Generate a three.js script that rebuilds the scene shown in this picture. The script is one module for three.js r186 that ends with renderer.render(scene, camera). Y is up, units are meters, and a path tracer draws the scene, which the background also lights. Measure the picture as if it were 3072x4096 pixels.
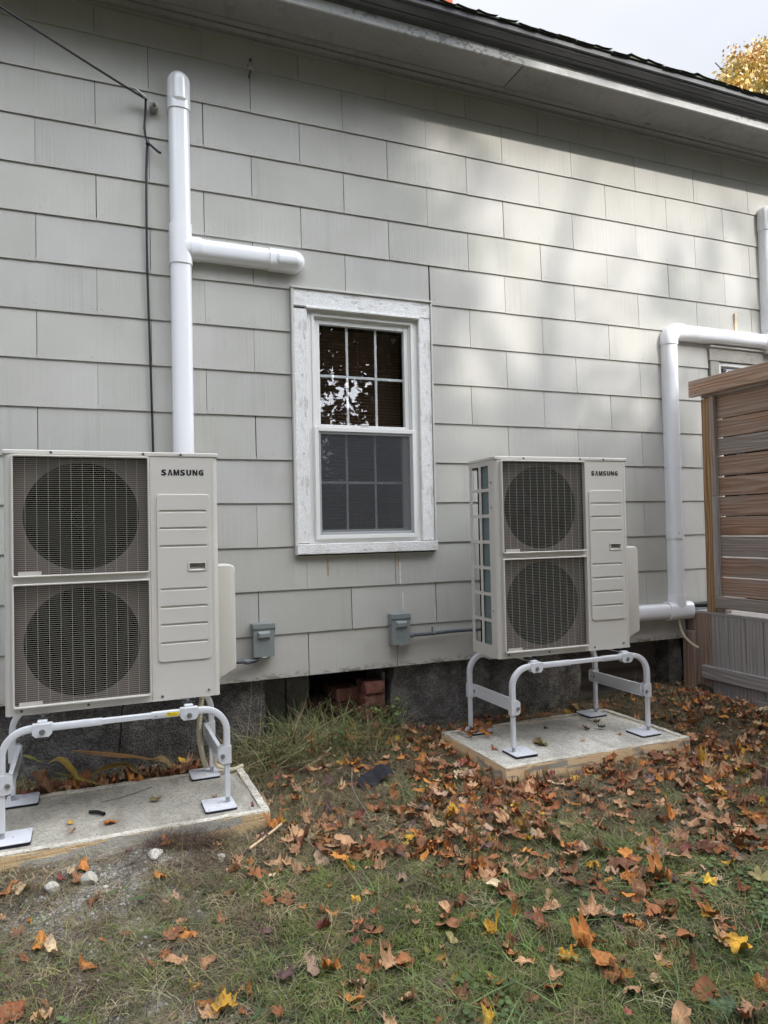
import * as THREE from 'three';
import { mergeGeometries, mergeVertices, toCreasedNormals } from 'three/addons/utils/BufferGeometryUtils.js';
import { RoundedBoxGeometry } from 'three/addons/geometries/RoundedBoxGeometry.js';
import { FontLoader } from 'three/addons/loaders/FontLoader.js';
import { TextGeometry } from 'three/addons/geometries/TextGeometry.js';

// ------------------------------------------------------------------ camera, sky, sun, exposure
const scene = new THREE.Scene();
const camera = new THREE.PerspectiveCamera(71.2, 768 / 1024, 0.05, 600);
camera.rotation.order = 'YXZ';
camera.position.set(0.2605, 0.9165, 4.4029);
camera.rotation.set(0.0233, -0.391, -0.0207);
const EXPOSURE = 1.85;
const SUN = new THREE.Vector3(0.43, 0.5, 0.75).normalize();
const sun = new THREE.DirectionalLight(0xfffaf3, 2.15);
sun.position.copy(SUN).multiplyScalar(40);
sun.target.position.set(2, 0, 0);
sun.position.add(sun.target.position);
sun.castShadow = true;
sun.shadow.radius = 2.4;
sun.shadow.mapSize.set(4096, 4096);
Object.assign(sun.shadow.camera, { left: -14, right: 14, top: 12, bottom: -12, near: 1, far: 90 });
scene.add(sun, sun.target);

// ------------------------------------------------------------------ numbers and noise
function rngOf(seed) { let a = seed >>> 0; return () => { a = (a + 0x6d2b79f5) | 0; let t = Math.imul(a ^ (a >>> 15), 1 | a); t = (t + Math.imul(t ^ (t >>> 7), 61 | t)) ^ t; return ((t ^ (t >>> 14)) >>> 0) / 4294967296; }; }
let R = rngOf(7);
const rr = (a, b) => a + (b - a) * R();
const pick = (a) => a[Math.floor(R() * a.length)];
const clamp = (x, a = 0, b = 1) => Math.min(b, Math.max(a, x));
const smooth = (a, b, x) => { const t = clamp((x - a) / (b - a)); return t * t * (3 - 2 * t); };
const lerp = (a, b, t) => a + (b - a) * t;
function hash(x, y, s) { let h = Math.imul(x, 374761393) + Math.imul(y, 668265263) + Math.imul(s, 974634777); h = Math.imul(h ^ (h >>> 13), 1274126177); return ((h ^ (h >>> 16)) >>> 0) / 4294967296; }
function vnoise(x, y, px, py, s) {          // value noise on a lattice that repeats after px, py cells
  const xi = Math.floor(x), yi = Math.floor(y), fx = x - xi, fy = y - yi, u = fx * fx * (3 - 2 * fx), v = fy * fy * (3 - 2 * fy);
  const m = (a, p) => ((a % p) + p) % p, x0 = m(xi, px), x1 = m(xi + 1, px), y0 = m(yi, py), y1 = m(yi + 1, py);
  return lerp(lerp(hash(x0, y0, s), hash(x1, y0, s), u), lerp(hash(x0, y1, s), hash(x1, y1, s), u), v);
}
function fbm(u, v, fx, fy, oct, s, gain = 0.5) { let a = 1, t = 0, n = 0; for (let i = 0; i < oct; i++) { t += a * vnoise(u * fx, v * fy, fx, fy, s + i); n += a; a *= gain; fx *= 2; fy *= 2; } return t / n; }
const wn = (x, z, f, s) => vnoise(x * f + 500, z * f + 500, 4096, 4096, s);      // world noise

// ------------------------------------------------------------------ textures
function tex(w, h, fn, srgb = true, size = [1, 1]) {
  const d = new Uint8Array(w * h * 4);
  for (let j = 0; j < h; j++) for (let i = 0; i < w; i++) {
    const c = fn((i + 0.5) / w, (j + 0.5) / h), k = (j * w + i) * 4;
    if (typeof c === 'number') { d[k] = d[k + 1] = d[k + 2] = clamp(c) * 255; d[k + 3] = 255; } else { d[k] = clamp(c[0], 0, 255); d[k + 1] = clamp(c[1], 0, 255); d[k + 2] = clamp(c[2], 0, 255); d[k + 3] = c[3] ?? 255; }
  }
  const t = new THREE.DataTexture(d, w, h, THREE.RGBAFormat);
  t.wrapS = t.wrapT = THREE.RepeatWrapping; t.magFilter = THREE.LinearFilter; t.minFilter = THREE.LinearMipmapLinearFilter; t.generateMipmaps = true;
  if (srgb) t.colorSpace = THREE.SRGBColorSpace;
  t.repeat.set(1 / size[0], 1 / size[1]); t.needsUpdate = true;
  return t;
}
const mixc = (a, b, t) => [lerp(a[0], b[0], t), lerp(a[1], b[1], t), lerp(a[2], b[2], t)];
const mulc = (a, k) => [a[0] * k, a[1] * k, a[2] * k];
const mat = (o) => new THREE.MeshStandardMaterial(o);
const phys = (o) => new THREE.MeshPhysicalMaterial(o);

// sky: thin bright overcast, brighter round the veiled sun
{
  const w = 1024, h = 512, d = new Float32Array(w * h * 4);
  for (let j = 0; j < h; j++) for (let i = 0; i < w; i++) {
    const u = (i + 0.5) / w, v = (j + 0.5) / h, th = (v - 0.5) * Math.PI, ph = (u - 0.5) * 2 * Math.PI;
    const dir = new THREE.Vector3(Math.cos(th) * Math.cos(ph), Math.sin(th), Math.cos(th) * Math.sin(ph));   // row 0 is the bottom
    const c = fbm(u, v, 7, 6, 5, 11, 0.55), c2 = fbm(u, v, 3, 4, 4, 23);
    const glow = Math.exp(-Math.pow(Math.acos(clamp(dir.dot(SUN), -1, 1)) / 0.75, 2));
    const cloud = smooth(0.34, 0.68, 0.6 * c + 0.4 * c2);
    let L = lerp(0.3, 0.56, cloud) + 5.6 * glow;
    L *= (1 + 2 * Math.max(0, dir.y)) / 2.55;
    const col = mixc([0.83, 0.92, 1.1], [0.96, 0.99, 1.05], cloud), k = (j * w + i) * 4;
    const g = smooth(-0.06, 0.0, dir.y);
    d[k] = lerp(0.16, col[0] * L, g); d[k + 1] = lerp(0.15, col[1] * L, g); d[k + 2] = lerp(0.12, col[2] * L, g); d[k + 3] = 1;
  }
  const t = new THREE.DataTexture(d, w, h, THREE.RGBAFormat, THREE.FloatType);
  t.mapping = THREE.EquirectangularReflectionMapping; t.magFilter = THREE.LinearFilter; t.minFilter = THREE.LinearFilter; t.needsUpdate = true;
  scene.background = t; scene.environment = t;
}

// ------------------------------------------------------------------ scene helpers
const counts = {};
const numbered = (n) => { const k = counts[n] = (counts[n] ?? -1) + 1; return k ? `${n}_${String(k).padStart(3, '0')}` : n; };
function tag(o, label, category, group, kind) { if (label) o.userData.label = label; if (category) o.userData.category = category; if (group) o.userData.group = group; if (kind) o.userData.kind = kind; return o; }
function thing(name, pos, label, category, group) { const o = new THREE.Group(); o.name = numbered(name); o.position.set(...pos); scene.add(o); return tag(o, label, category, group); }
function part(name, geo, m, parent, label) { const o = new THREE.Mesh(geo, m); o.name = name; o.castShadow = o.receiveShadow = true; parent.add(o); if (label) o.userData.label = label; return o; }
function single(name, geo, m, label, category, group) { const o = new THREE.Mesh(geo, m); o.name = numbered(name); o.castShadow = o.receiveShadow = true; scene.add(o); return tag(o, label, category, group); }
function sub(name, parent, pos = [0, 0, 0]) { const o = new THREE.Group(); o.name = name; o.position.set(...pos); parent.add(o); return o; }

// ------------------------------------------------------------------ geometry helpers
function boxUV(g, along, du = 0, dv = 0) {   // metres; u runs along the given axis where the face shows it
  if (g.index) g = g.toNonIndexed();
  const p = g.attributes.position, uv = new Float32Array(p.count * 2), a = new THREE.Vector3(), b = new THREE.Vector3(), c = new THREE.Vector3();
  for (let i = 0; i < p.count; i += 3) {
    a.fromBufferAttribute(p, i); b.fromBufferAttribute(p, i + 1); c.fromBufferAttribute(p, i + 2);
    const n = b.clone().sub(a).cross(c.clone().sub(a)), ax = [Math.abs(n.x), Math.abs(n.y), Math.abs(n.z)], k = ax.indexOf(Math.max(...ax));
    let o = [0, 1, 2].filter((q) => q !== k);
    if (k === 0) o = [2, 1];
    if (along !== undefined && o[1] === along) o.reverse();
    for (let q = 0; q < 3; q++) { const v = [a, b, c][q].toArray(); uv[(i + q) * 2] = v[o[0]] + du; uv[(i + q) * 2 + 1] = v[o[1]] + dv; }
  }
  g.setAttribute('uv', new THREE.BufferAttribute(uv, 2));
  return g;
}
function quads(list) {      // list of quads, each four [x, y, z], flat shaded
  const p = [];
  for (const q of list) p.push(...q[0], ...q[1], ...q[2], ...q[0], ...q[2], ...q[3]);
  const g = new THREE.BufferGeometry(); g.setAttribute('position', new THREE.Float32BufferAttribute(p, 3));
  g.computeVertexNormals(); g.setAttribute('uv', new THREE.BufferAttribute(new Float32Array(p.length / 3 * 2), 2));
  return g;
}
function hexa(c) {          // eight corners: bottom 0-3 counter-clockwise seen from above, top 4-7 above them
  return quads([[c[0], c[3], c[2], c[1]], [c[4], c[5], c[6], c[7]], [c[0], c[1], c[5], c[4]], [c[1], c[2], c[6], c[5]], [c[2], c[3], c[7], c[6]], [c[3], c[0], c[4], c[7]]]);
}
function slab(x0, x1, y0, y1, z0, z1) { return hexa([[x0, y0, z1], [x1, y0, z1], [x1, y0, z0], [x0, y0, z0], [x0, y1, z1], [x1, y1, z1], [x1, y1, z0], [x0, y1, z0]]); }
function bev(x0, x1, y0, y1, z0, z1, b = 0.003, along, jig = 0) {   // box with chamfered edges, uv in metres
  const w = x1 - x0, h = y1 - y0, d = z1 - z0, c = [(x0 + x1) / 2, (y0 + y1) / 2, (z0 + z1) / 2], hx = w / 2, hy = h / 2, hz = d / 2, L = [];
  const P = (x, y, z) => [c[0] + x, c[1] + y, c[2] + z];
  for (const s of [-1, 1]) {
    const f = (q) => (s > 0 ? q : q.reverse());
    L.push(f([P(s * hx, -hy + b, hz - b), P(s * hx, -hy + b, -hz + b), P(s * hx, hy - b, -hz + b), P(s * hx, hy - b, hz - b)]));
    L.push(f([P(-hx + b, s * hy, hz - b), P(hx - b, s * hy, hz - b), P(hx - b, s * hy, -hz + b), P(-hx + b, s * hy, -hz + b)]));
    L.push(f([P(-hx + b, -hy + b, s * hz), P(hx - b, -hy + b, s * hz), P(hx - b, hy - b, s * hz), P(-hx + b, hy - b, s * hz)]));
  }
  for (const s of [-1, 1]) for (const t of [-1, 1]) {
    const f = (q) => (s * t > 0 ? q : q.reverse());
    L.push(f([P(-hx + b, s * hy, t * (hz - b)), P(-hx + b, s * (hy - b), t * hz), P(hx - b, s * (hy - b), t * hz), P(hx - b, s * hy, t * (hz - b))]));
    L.push(f([P(s * (hx - b), -hy + b, t * hz), P(s * hx, -hy + b, t * (hz - b)), P(s * hx, hy - b, t * (hz - b)), P(s * (hx - b), hy - b, t * hz)]));
    L.push(f([P(s * hx, t * (hy - b), -hz + b), P(s * (hx - b), t * hy, -hz + b), P(s * (hx - b), t * hy, hz - b), P(s * hx, t * (hy - b), hz - b)]));
  }
  const tri = [];
  for (const s of [-1, 1]) for (const t of [-1, 1]) for (const r of [-1, 1]) {
    const q = [P(s * hx, t * (hy - b), r * (hz - b)), P(s * (hx - b), t * hy, r * (hz - b)), P(s * (hx - b), t * (hy - b), r * hz)];
    if (s * t * r < 0) q.reverse(); tri.push(...q[0], ...q[1], ...q[2]);
  }
  let g = quads(L); const old = g.attributes.position.array, all = new Float32Array(old.length + tri.length); all.set(old); all.set(tri, old.length);
  g = new THREE.BufferGeometry(); g.setAttribute('position', new THREE.BufferAttribute(all, 3));
  g.computeVertexNormals();
  return boxUV(g, along, jig ? R() * 7 : 0, jig ? R() * 7 : 0);
}
const merge = (a) => mergeGeometries(a.map((g) => { g = g.index ? g.toNonIndexed() : g; for (const k of Object.keys(g.attributes)) if (!['position', 'normal', 'uv', 'color'].includes(k)) g.deleteAttribute(k); if (!g.attributes.uv) g.setAttribute('uv', new THREE.BufferAttribute(new Float32Array(g.attributes.position.count * 2), 2)); return g; }));
function creased(g, a = 0.7) { return toCreasedNormals(g, a); }
// sweeps a section [n, b] along a path that lies in the plane with normal B; n is measured to the left of the way
function sweep(path, section, B, caps = true, closed = true) {
  const P = path.map((p) => new THREE.Vector3(...p)), b = new THREE.Vector3(...B), rows = [];
  for (let i = 0; i < P.length; i++) {
    const t1 = i ? P[i].clone().sub(P[i - 1]).normalize() : null, t2 = i < P.length - 1 ? P[i + 1].clone().sub(P[i]).normalize() : null;
    const t = (t1 && t2 ? t1.clone().add(t2) : (t1 || t2).clone()).normalize(), n = b.clone().cross(t).normalize();
    const k = t1 && t2 ? 1 / Math.max(0.5, t.dot(t1)) : 1;
    rows.push(section.map(([sn, sb]) => P[i].clone().addScaledVector(n, sn * k).addScaledVector(b, sb).toArray()));
  }
  const L = [], m = section.length;
  for (let i = 0; i + 1 < rows.length; i++) for (let j = 0; j < (closed ? m : m - 1); j++) { const q = (j + 1) % m; L.push([rows[i][j], rows[i + 1][j], rows[i + 1][q], rows[i][q]]); }
  if (caps) for (const [r, f] of [[rows[0], false], [rows[rows.length - 1], true]]) {
    const c = [0, 1, 2].map((k) => r.reduce((s, v) => s + v[k], 0) / m);
    for (let j = 0; j < m; j++) { const q = (j + 1) % m; L.push(f ? [r[j], c, c, r[q]] : [r[q], c, c, r[j]]); }
  }
  return creased(mergeVertices(quads(L).deleteAttribute('uv').deleteAttribute('normal'), 1e-5), 0.6);
}
function roundRect(x0, x1, y0, y1, r, path) {
  const s = path || new THREE.Shape();
  s.moveTo(x0 + r, y0); s.lineTo(x1 - r, y0); s.absarc(x1 - r, y0 + r, r, -Math.PI / 2, 0); s.lineTo(x1, y1 - r); s.absarc(x1 - r, y1 - r, r, 0, Math.PI / 2); s.lineTo(x0 + r, y1); s.absarc(x0 + r, y1 - r, r, Math.PI / 2, Math.PI); s.lineTo(x0, y0 + r); s.absarc(x0 + r, y0 + r, r, Math.PI, 1.5 * Math.PI);
  return s;
}
const extr = (s, depth, b = 0, seg = 1, z = 0) => new THREE.ExtrudeGeometry(s, { depth: depth - 2 * b, bevelEnabled: b > 0, bevelThickness: b, bevelSize: b, bevelOffset: -b, bevelSegments: seg, curveSegments: 8 }).translate(0, 0, z + b);
const cyl = (r, len, axis = 'y', seg = 16, r2 = r) => { const g = new THREE.CylinderGeometry(r2, r, len, seg); if (axis === 'x') g.rotateZ(-Math.PI / 2); if (axis === 'z') g.rotateX(Math.PI / 2); return g; };
const tube = (pts, r, seg = 24, rad = 8, closed = false) => new THREE.TubeGeometry(new THREE.CatmullRomCurve3(pts.map((p) => new THREE.Vector3(...p)), closed, 'centripetal'), seg, r, rad, closed);
function arc(cx, cy, r, a0, a1, n, z) { const o = []; for (let i = 0; i <= n; i++) { const a = lerp(a0, a1, i / n); o.push([cx + r * Math.cos(a), cy + r * Math.sin(a), z]); } return o; }
function addNoise(g, amp, f, s, axis = null) {     // rough a surface by moving shared vertices
  const p = g.attributes.position;
  for (let i = 0; i < p.count; i++) { const x = p.getX(i), y = p.getY(i), z = p.getZ(i); const n = (k) => (wn(x + z * 0.7, y - z * 0.6, f, s + k) + 0.5 * wn(x - z * 0.5, y + z * 0.8, f * 2.3, s + k + 9) - 0.75) * amp; p.setXYZ(i, x + (axis === null || axis === 0 ? n(0) : 0), y + (axis === null || axis === 1 ? n(3) : 0), z + (axis === null || axis === 2 ? n(6) : 0)); }
  return g;
}

// ------------------------------------------------------------------ materials
const T = {};
{ // combed fibre-cement shingle: vertical striations that come and go
  const stri = (u, v) => { const a = fbm(u, v, 190, 2, 2, 31), b = vnoise(u * 90, v * 1, 90, 1, 33), k = smooth(0.42, 0.66, fbm(u, v, 5, 4, 3, 37)); return 0.5 + (a - 0.5) * (0.35 + 0.9 * k) + (b - 0.5) * 0.25 * k; };
  T.sidingC = tex(1024, 1024, (u, v) => { const n = fbm(u, v, 4, 4, 5, 41), s = stri(u, v), g = vnoise(u * 512, v * 512, 512, 512, 43), st = smooth(0.62, 0.85, fbm(u, v, 22, 2, 3, 47)); const k = 0.93 + 0.1 * n + 0.018 * (s - 0.5) + 0.035 * (g - 0.5) - 0.03 * st; return [186 * k, 184 * k, 177 * k + 3 * (n - 0.5)]; }, true, [1.3, 1.3]);
  T.sidingB = tex(1024, 1024, (u, v) => 0.75 * stri(u, v) + 0.25 * vnoise(u * 400, v * 400, 400, 400, 45), false, [1.3, 1.3]);
  T.sidingD = tex(1024, 512, (u, v) => { const n = fbm(u, v, 4, 2, 5, 41), g = vnoise(u * 512, v * 256, 512, 256, 43), dirt = smooth(0.16, 0.0, v) * smooth(0.46, 0.7, fbm(u, v, 90, 26, 4, 49) * 0.7 + 0.3 * fbm(u, v, 12, 2, 2, 50)), st = smooth(0.5, 0.7, fbm(u, v, 9, 1, 3, 48)) * smooth(0.9, 0.1, v); let k = 0.93 + 0.1 * n + 0.03 * (g - 0.5); return mixc([186 * k, 183 * k, 175 * k], [112, 98, 82], clamp(0.75 * dirt + 0.12 * st)); }, true, [2.3, 0.3]);
  // old peeling paint on window casings
  const peel = (u, v) => { const n = fbm(u, v, 10, 30, 5, 51), c = fbm(u, v, 60, 110, 3, 53); return [smooth(0.60, 0.66, n * 0.7 + c * 0.3) * smooth(0.42, 0.6, fbm(u, v, 3, 4, 3, 59)), smooth(0.54, 0.62, c), n]; };
  T.peelC = tex(1024, 1024, (u, v) => { const [p, c, n] = peel(u, v), d = smooth(0.5, 0.75, fbm(u, v, 6, 5, 4, 57)); let col = mixc([236, 235, 232], [220, 214, 206], d * 0.6); col = mixc(col, [196, 192, 184], p * 0.65); return mulc(col, 0.97 + 0.05 * c); }, true, [0.5, 0.5]);
  T.peelB = tex(1024, 1024, (u, v) => { const [p, c, n] = peel(u, v); return 0.75 - 0.55 * p + 0.2 * c + 0.15 * n; }, false, [0.5, 0.5]);
  // weathered softwood: u along the grain
  const grain = (u, v, s) => { const w = fbm(u, v, 2, 4, 3, s) * 2.6 + fbm(u, v, 1, 2, 2, s + 5) * 3.2; const r = (v * 11 + w) % 1; const late = Math.pow(smooth(0.0, 0.75, r) * (1 - smooth(0.82, 1, r)), 1.5); return [late, fbm(u, v, 6, 160, 3, s + 9), fbm(u, v, 3, 6, 4, s + 15)]; };
  const wood = (s, lo, hi, grey, ga) => tex(1024, 256, (u, v) => { const [l, f, n] = grain(u, v, s); let c = mixc(hi, lo, l * 0.62); c = mixc(c, grey, clamp(ga + (n - 0.5) * 1.5)); return mulc(c, 0.82 + 0.36 * f); }, true, [1.4, 0.34]);
  T.woodWarm = wood(61, [118, 84, 66], [186, 150, 124], [166, 154, 146], 0.2);
  T.woodWarm2 = wood(67, [112, 82, 66], [180, 146, 122], [158, 146, 138], 0.3);
  T.woodPost = wood(71, [112, 82, 54], [176, 140, 98], [148, 132, 114], 0.12);
  T.woodGrey = wood(73, [126, 118, 113], [180, 172, 166], [166, 161, 158], 0.55);
  T.woodGrey2 = wood(79, [114, 101, 92], [172, 156, 144], [154, 146, 140], 0.4);
  T.woodB = tex(512, 256, (u, v) => { const [l, f] = grain(u, v, 61); return 0.4 + 0.35 * l + 0.3 * (f - 0.5); }, false, [1.4, 0.34]);
  T.pine2 = tex(512, 256, (u, v) => { const [l, f, n] = grain(u, v, 83), cem = smooth(0.4, 0.5, fbm(u, v, 7, 3, 5, 87) * 0.8 + 0.2 * (1 - v)); let c = mixc([232, 204, 160], [206, 164, 114], l * 0.6); c = mixc(c, [186, 181, 168], cem); return mulc(c, 0.86 + 0.22 * f); }, true, [1.1, 0.12]);
  T.pine = tex(512, 256, (u, v) => { const [l, f, n] = grain(u, v, 83), cem = smooth(0.56, 0.64, fbm(u, v, 8, 4, 5, 89) * 0.75 + 0.25 * (1 - v)); let c = mixc([238, 212, 172], [214, 176, 128], l * 0.6); c = mixc(c, [164, 158, 146], cem); return mulc(c, 0.88 + 0.2 * f); }, true, [1.1, 0.12]);
  // concrete
  const con = (u, v) => [fbm(u, v, 5, 5, 6, 91), fbm(u, v, 90, 90, 3, 93), smooth(0.55, 0.75, fbm(u, v, 14, 4, 5, 97)), smooth(0.7, 0.78, vnoise(u * 110, v * 110, 110, 110, 99))];
  T.concC = tex(1024, 1024, (u, v) => { const [a, b, s, p] = con(u, v); let k = 0.74 + 0.36 * a + 0.16 * (b - 0.5); let c = mulc([212, 207, 195], k); c = mixc(c, [158, 152, 140], s * 0.4); c = mixc(c, [110, 105, 98], p * 0.25); return c; }, true, [1.0, 1.0]);
  T.concB = tex(1024, 1024, (u, v) => { const [a, b, s, p] = con(u, v); return 0.5 * a + 0.45 * b - 0.25 * p; }, false, [1.0, 1.0]);
  // split granite
  const gra = (u, v) => [fbm(u, v, 8, 8, 5, 101, 0.62), fbm(u, v, 130, 130, 2, 103), fbm(u, v, 3, 3, 3, 107), smooth(0.68, 0.75, fbm(u, v, 9, 9, 4, 109))];
  T.granC = tex(1024, 1024, (u, v) => { const [a, b, c, l] = gra(u, v); let k = 0.35 + 0.75 * a + 0.55 * (b - 0.5) + 0.25 * (c - 0.5); let col = mulc([122, 117, 112], k); return mixc(col, [140, 142, 128], l * 0.4); }, true, [0.9, 0.9]);
  T.granB = tex(1024, 1024, (u, v) => { const [a, b] = gra(u, v); return 0.7 * a + 0.35 * b; }, false, [0.9, 0.9]);
  // painted soffit, aged trim
  T.trimC = tex(1024, 512, (u, v) => { const a = fbm(u, v, 4, 5, 5, 111), b = fbm(u, v, 120, 50, 3, 113), s = smooth(0.6, 0.75, fbm(u, v, 30, 12, 4, 117)); return mulc([154, 152, 149], (0.84 + 0.22 * a + 0.08 * (b - 0.5)) * (1 - 0.06 * s)); }, true, [2.4, 1.2]);
  T.stripC = tex(1024, 128, (u, v) => { const a = fbm(u, v, 24, 4, 5, 121), p = smooth(0.54, 0.62, fbm(u, v, 130, 14, 3, 123)), bd = smooth(0.45, 0.6, fbm(u, v, 5, 1, 3, 125)); return mixc([206, 206, 205], [120, 119, 116], p * (0.1 + 0.45 * bd) + 0.2 * a); }, true, [3.2, 0.2]);
  T.crownC = tex(512, 256, (u, v) => mulc([98, 98, 101], 0.75 + 0.4 * fbm(u, v, 5, 6, 5, 127)), true, [2, 0.5]);
  T.roofC = tex(512, 512, (u, v) => mulc(mixc([74, 74, 72], [92, 100, 78], smooth(0.5, 0.7, fbm(u, v, 6, 6, 4, 131))), 0.6 + 0.8 * vnoise(u * 200, v * 200, 200, 200, 133)), true, [0.7, 0.7]);
  T.brickC = tex(512, 512, (u, v) => mulc([104, 68, 58], 0.45 + 0.4 * fbm(u, v, 10, 10, 4, 137) + 0.5 * (vnoise(u * 160, v * 160, 160, 160, 139) - 0.25)), true, [0.35, 0.35]);
  T.brickB = tex(512, 512, (u, v) => 0.6 * vnoise(u * 130, v * 130, 130, 130, 141) + 0.4 * fbm(u, v, 20, 20, 3, 143), false, [0.35, 0.35]);
  T.barkC = tex(256, 512, (u, v) => mulc([104, 94, 84], 0.5 + 0.8 * fbm(u, v, 14, 5, 5, 147)), true, [0.6, 1.4]);
  T.barkB = tex(256, 512, (u, v) => fbm(u, v, 16, 5, 5, 147), false, [0.6, 1.4]);
  // powder-coated sheet metal: a faint orange peel
  T.peelMetal = tex(512, 512, (u, v) => 0.6 * vnoise(u * 170, v * 170, 170, 170, 151) + 0.4 * fbm(u, v, 60, 60, 2, 153), false, [0.5, 0.5]);
  T.smudgeR = tex(512, 512, (u, v) => 0.5 + 0.35 * fbm(u, v, 5, 5, 5, 157), false, [0.9, 0.9]);
  // soil with grit
  T.soilC = tex(1024, 1024, (u, v) => { const a = fbm(u, v, 9, 9, 5, 161), b = vnoise(u * 180, v * 180, 180, 180, 163), c = fbm(u, v, 60, 60, 3, 167); return mulc([255, 255, 255], clamp(0.5 + 0.45 * a + 0.35 * (b - 0.5) + 0.5 * (c - 0.5), 0.1, 1)); }, true, [0.8, 0.8]);
  T.soilB = tex(1024, 1024, (u, v) => 0.5 * fbm(u, v, 40, 40, 4, 167) + 0.5 * vnoise(u * 150, v * 150, 150, 150, 163), false, [0.8, 0.8]);
  // a fallen leaf: veins, spots, a dry rim; uv is the leaf from tip to stalk
  const vein = (u, v, lobes) => { let m = 0; const x = u - 0.5, y = v - 0.22; for (const a of lobes) { const ca = Math.cos(a), sa = Math.sin(a), t = x * ca + y * sa, d = Math.abs(-x * sa + y * ca); if (t > 0) m = Math.max(m, 1 - smooth(0.004, 0.014 + 0.008 * (1 - t), d)); const q = ((t * 9 + d * 5) % 1 + 1) % 1; if (t > 0 && d < 0.16) m = Math.max(m, 0.4 * (1 - smooth(0.05, 0.16, Math.abs(q - 0.5)))); } return m; };
  const leafT = (s, lobes) => tex(256, 256, (u, v) => { const m = vein(u, v, lobes), a = fbm(u, v, 6, 6, 5, s), sp = smooth(0.66, 0.74, fbm(u, v, 24, 24, 3, s + 5)); let k = 0.7 + 0.42 * a + 0.12 * m - 0.25 * sp; return [255 * k, 255 * k * (0.97 - 0.1 * sp), 255 * k * (0.95 - 0.1 * sp)]; });
  T.leafM = leafT(171, [Math.PI / 2, 0.75, Math.PI - 0.75, 0.05, Math.PI - 0.05]); T.leafO = leafT(181, [Math.PI / 2]);
}
const siding = [1, 0.975, 1.02, 0.99, 1.01].map((k, i) => mat({ map: T.sidingC, bumpMap: T.sidingB, bumpScale: 0.0008, roughness: 0.72, color: new THREE.Color().setRGB(k, k * [1, 1.004, 0.996, 1, 1.002][i], k * [1, 0.99, 1.0, 1.01, 0.985][i]) }));
const sidingLow = mat({ map: T.sidingD, bumpMap: T.sidingB, bumpScale: 0.0011, roughness: 0.75 });
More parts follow.
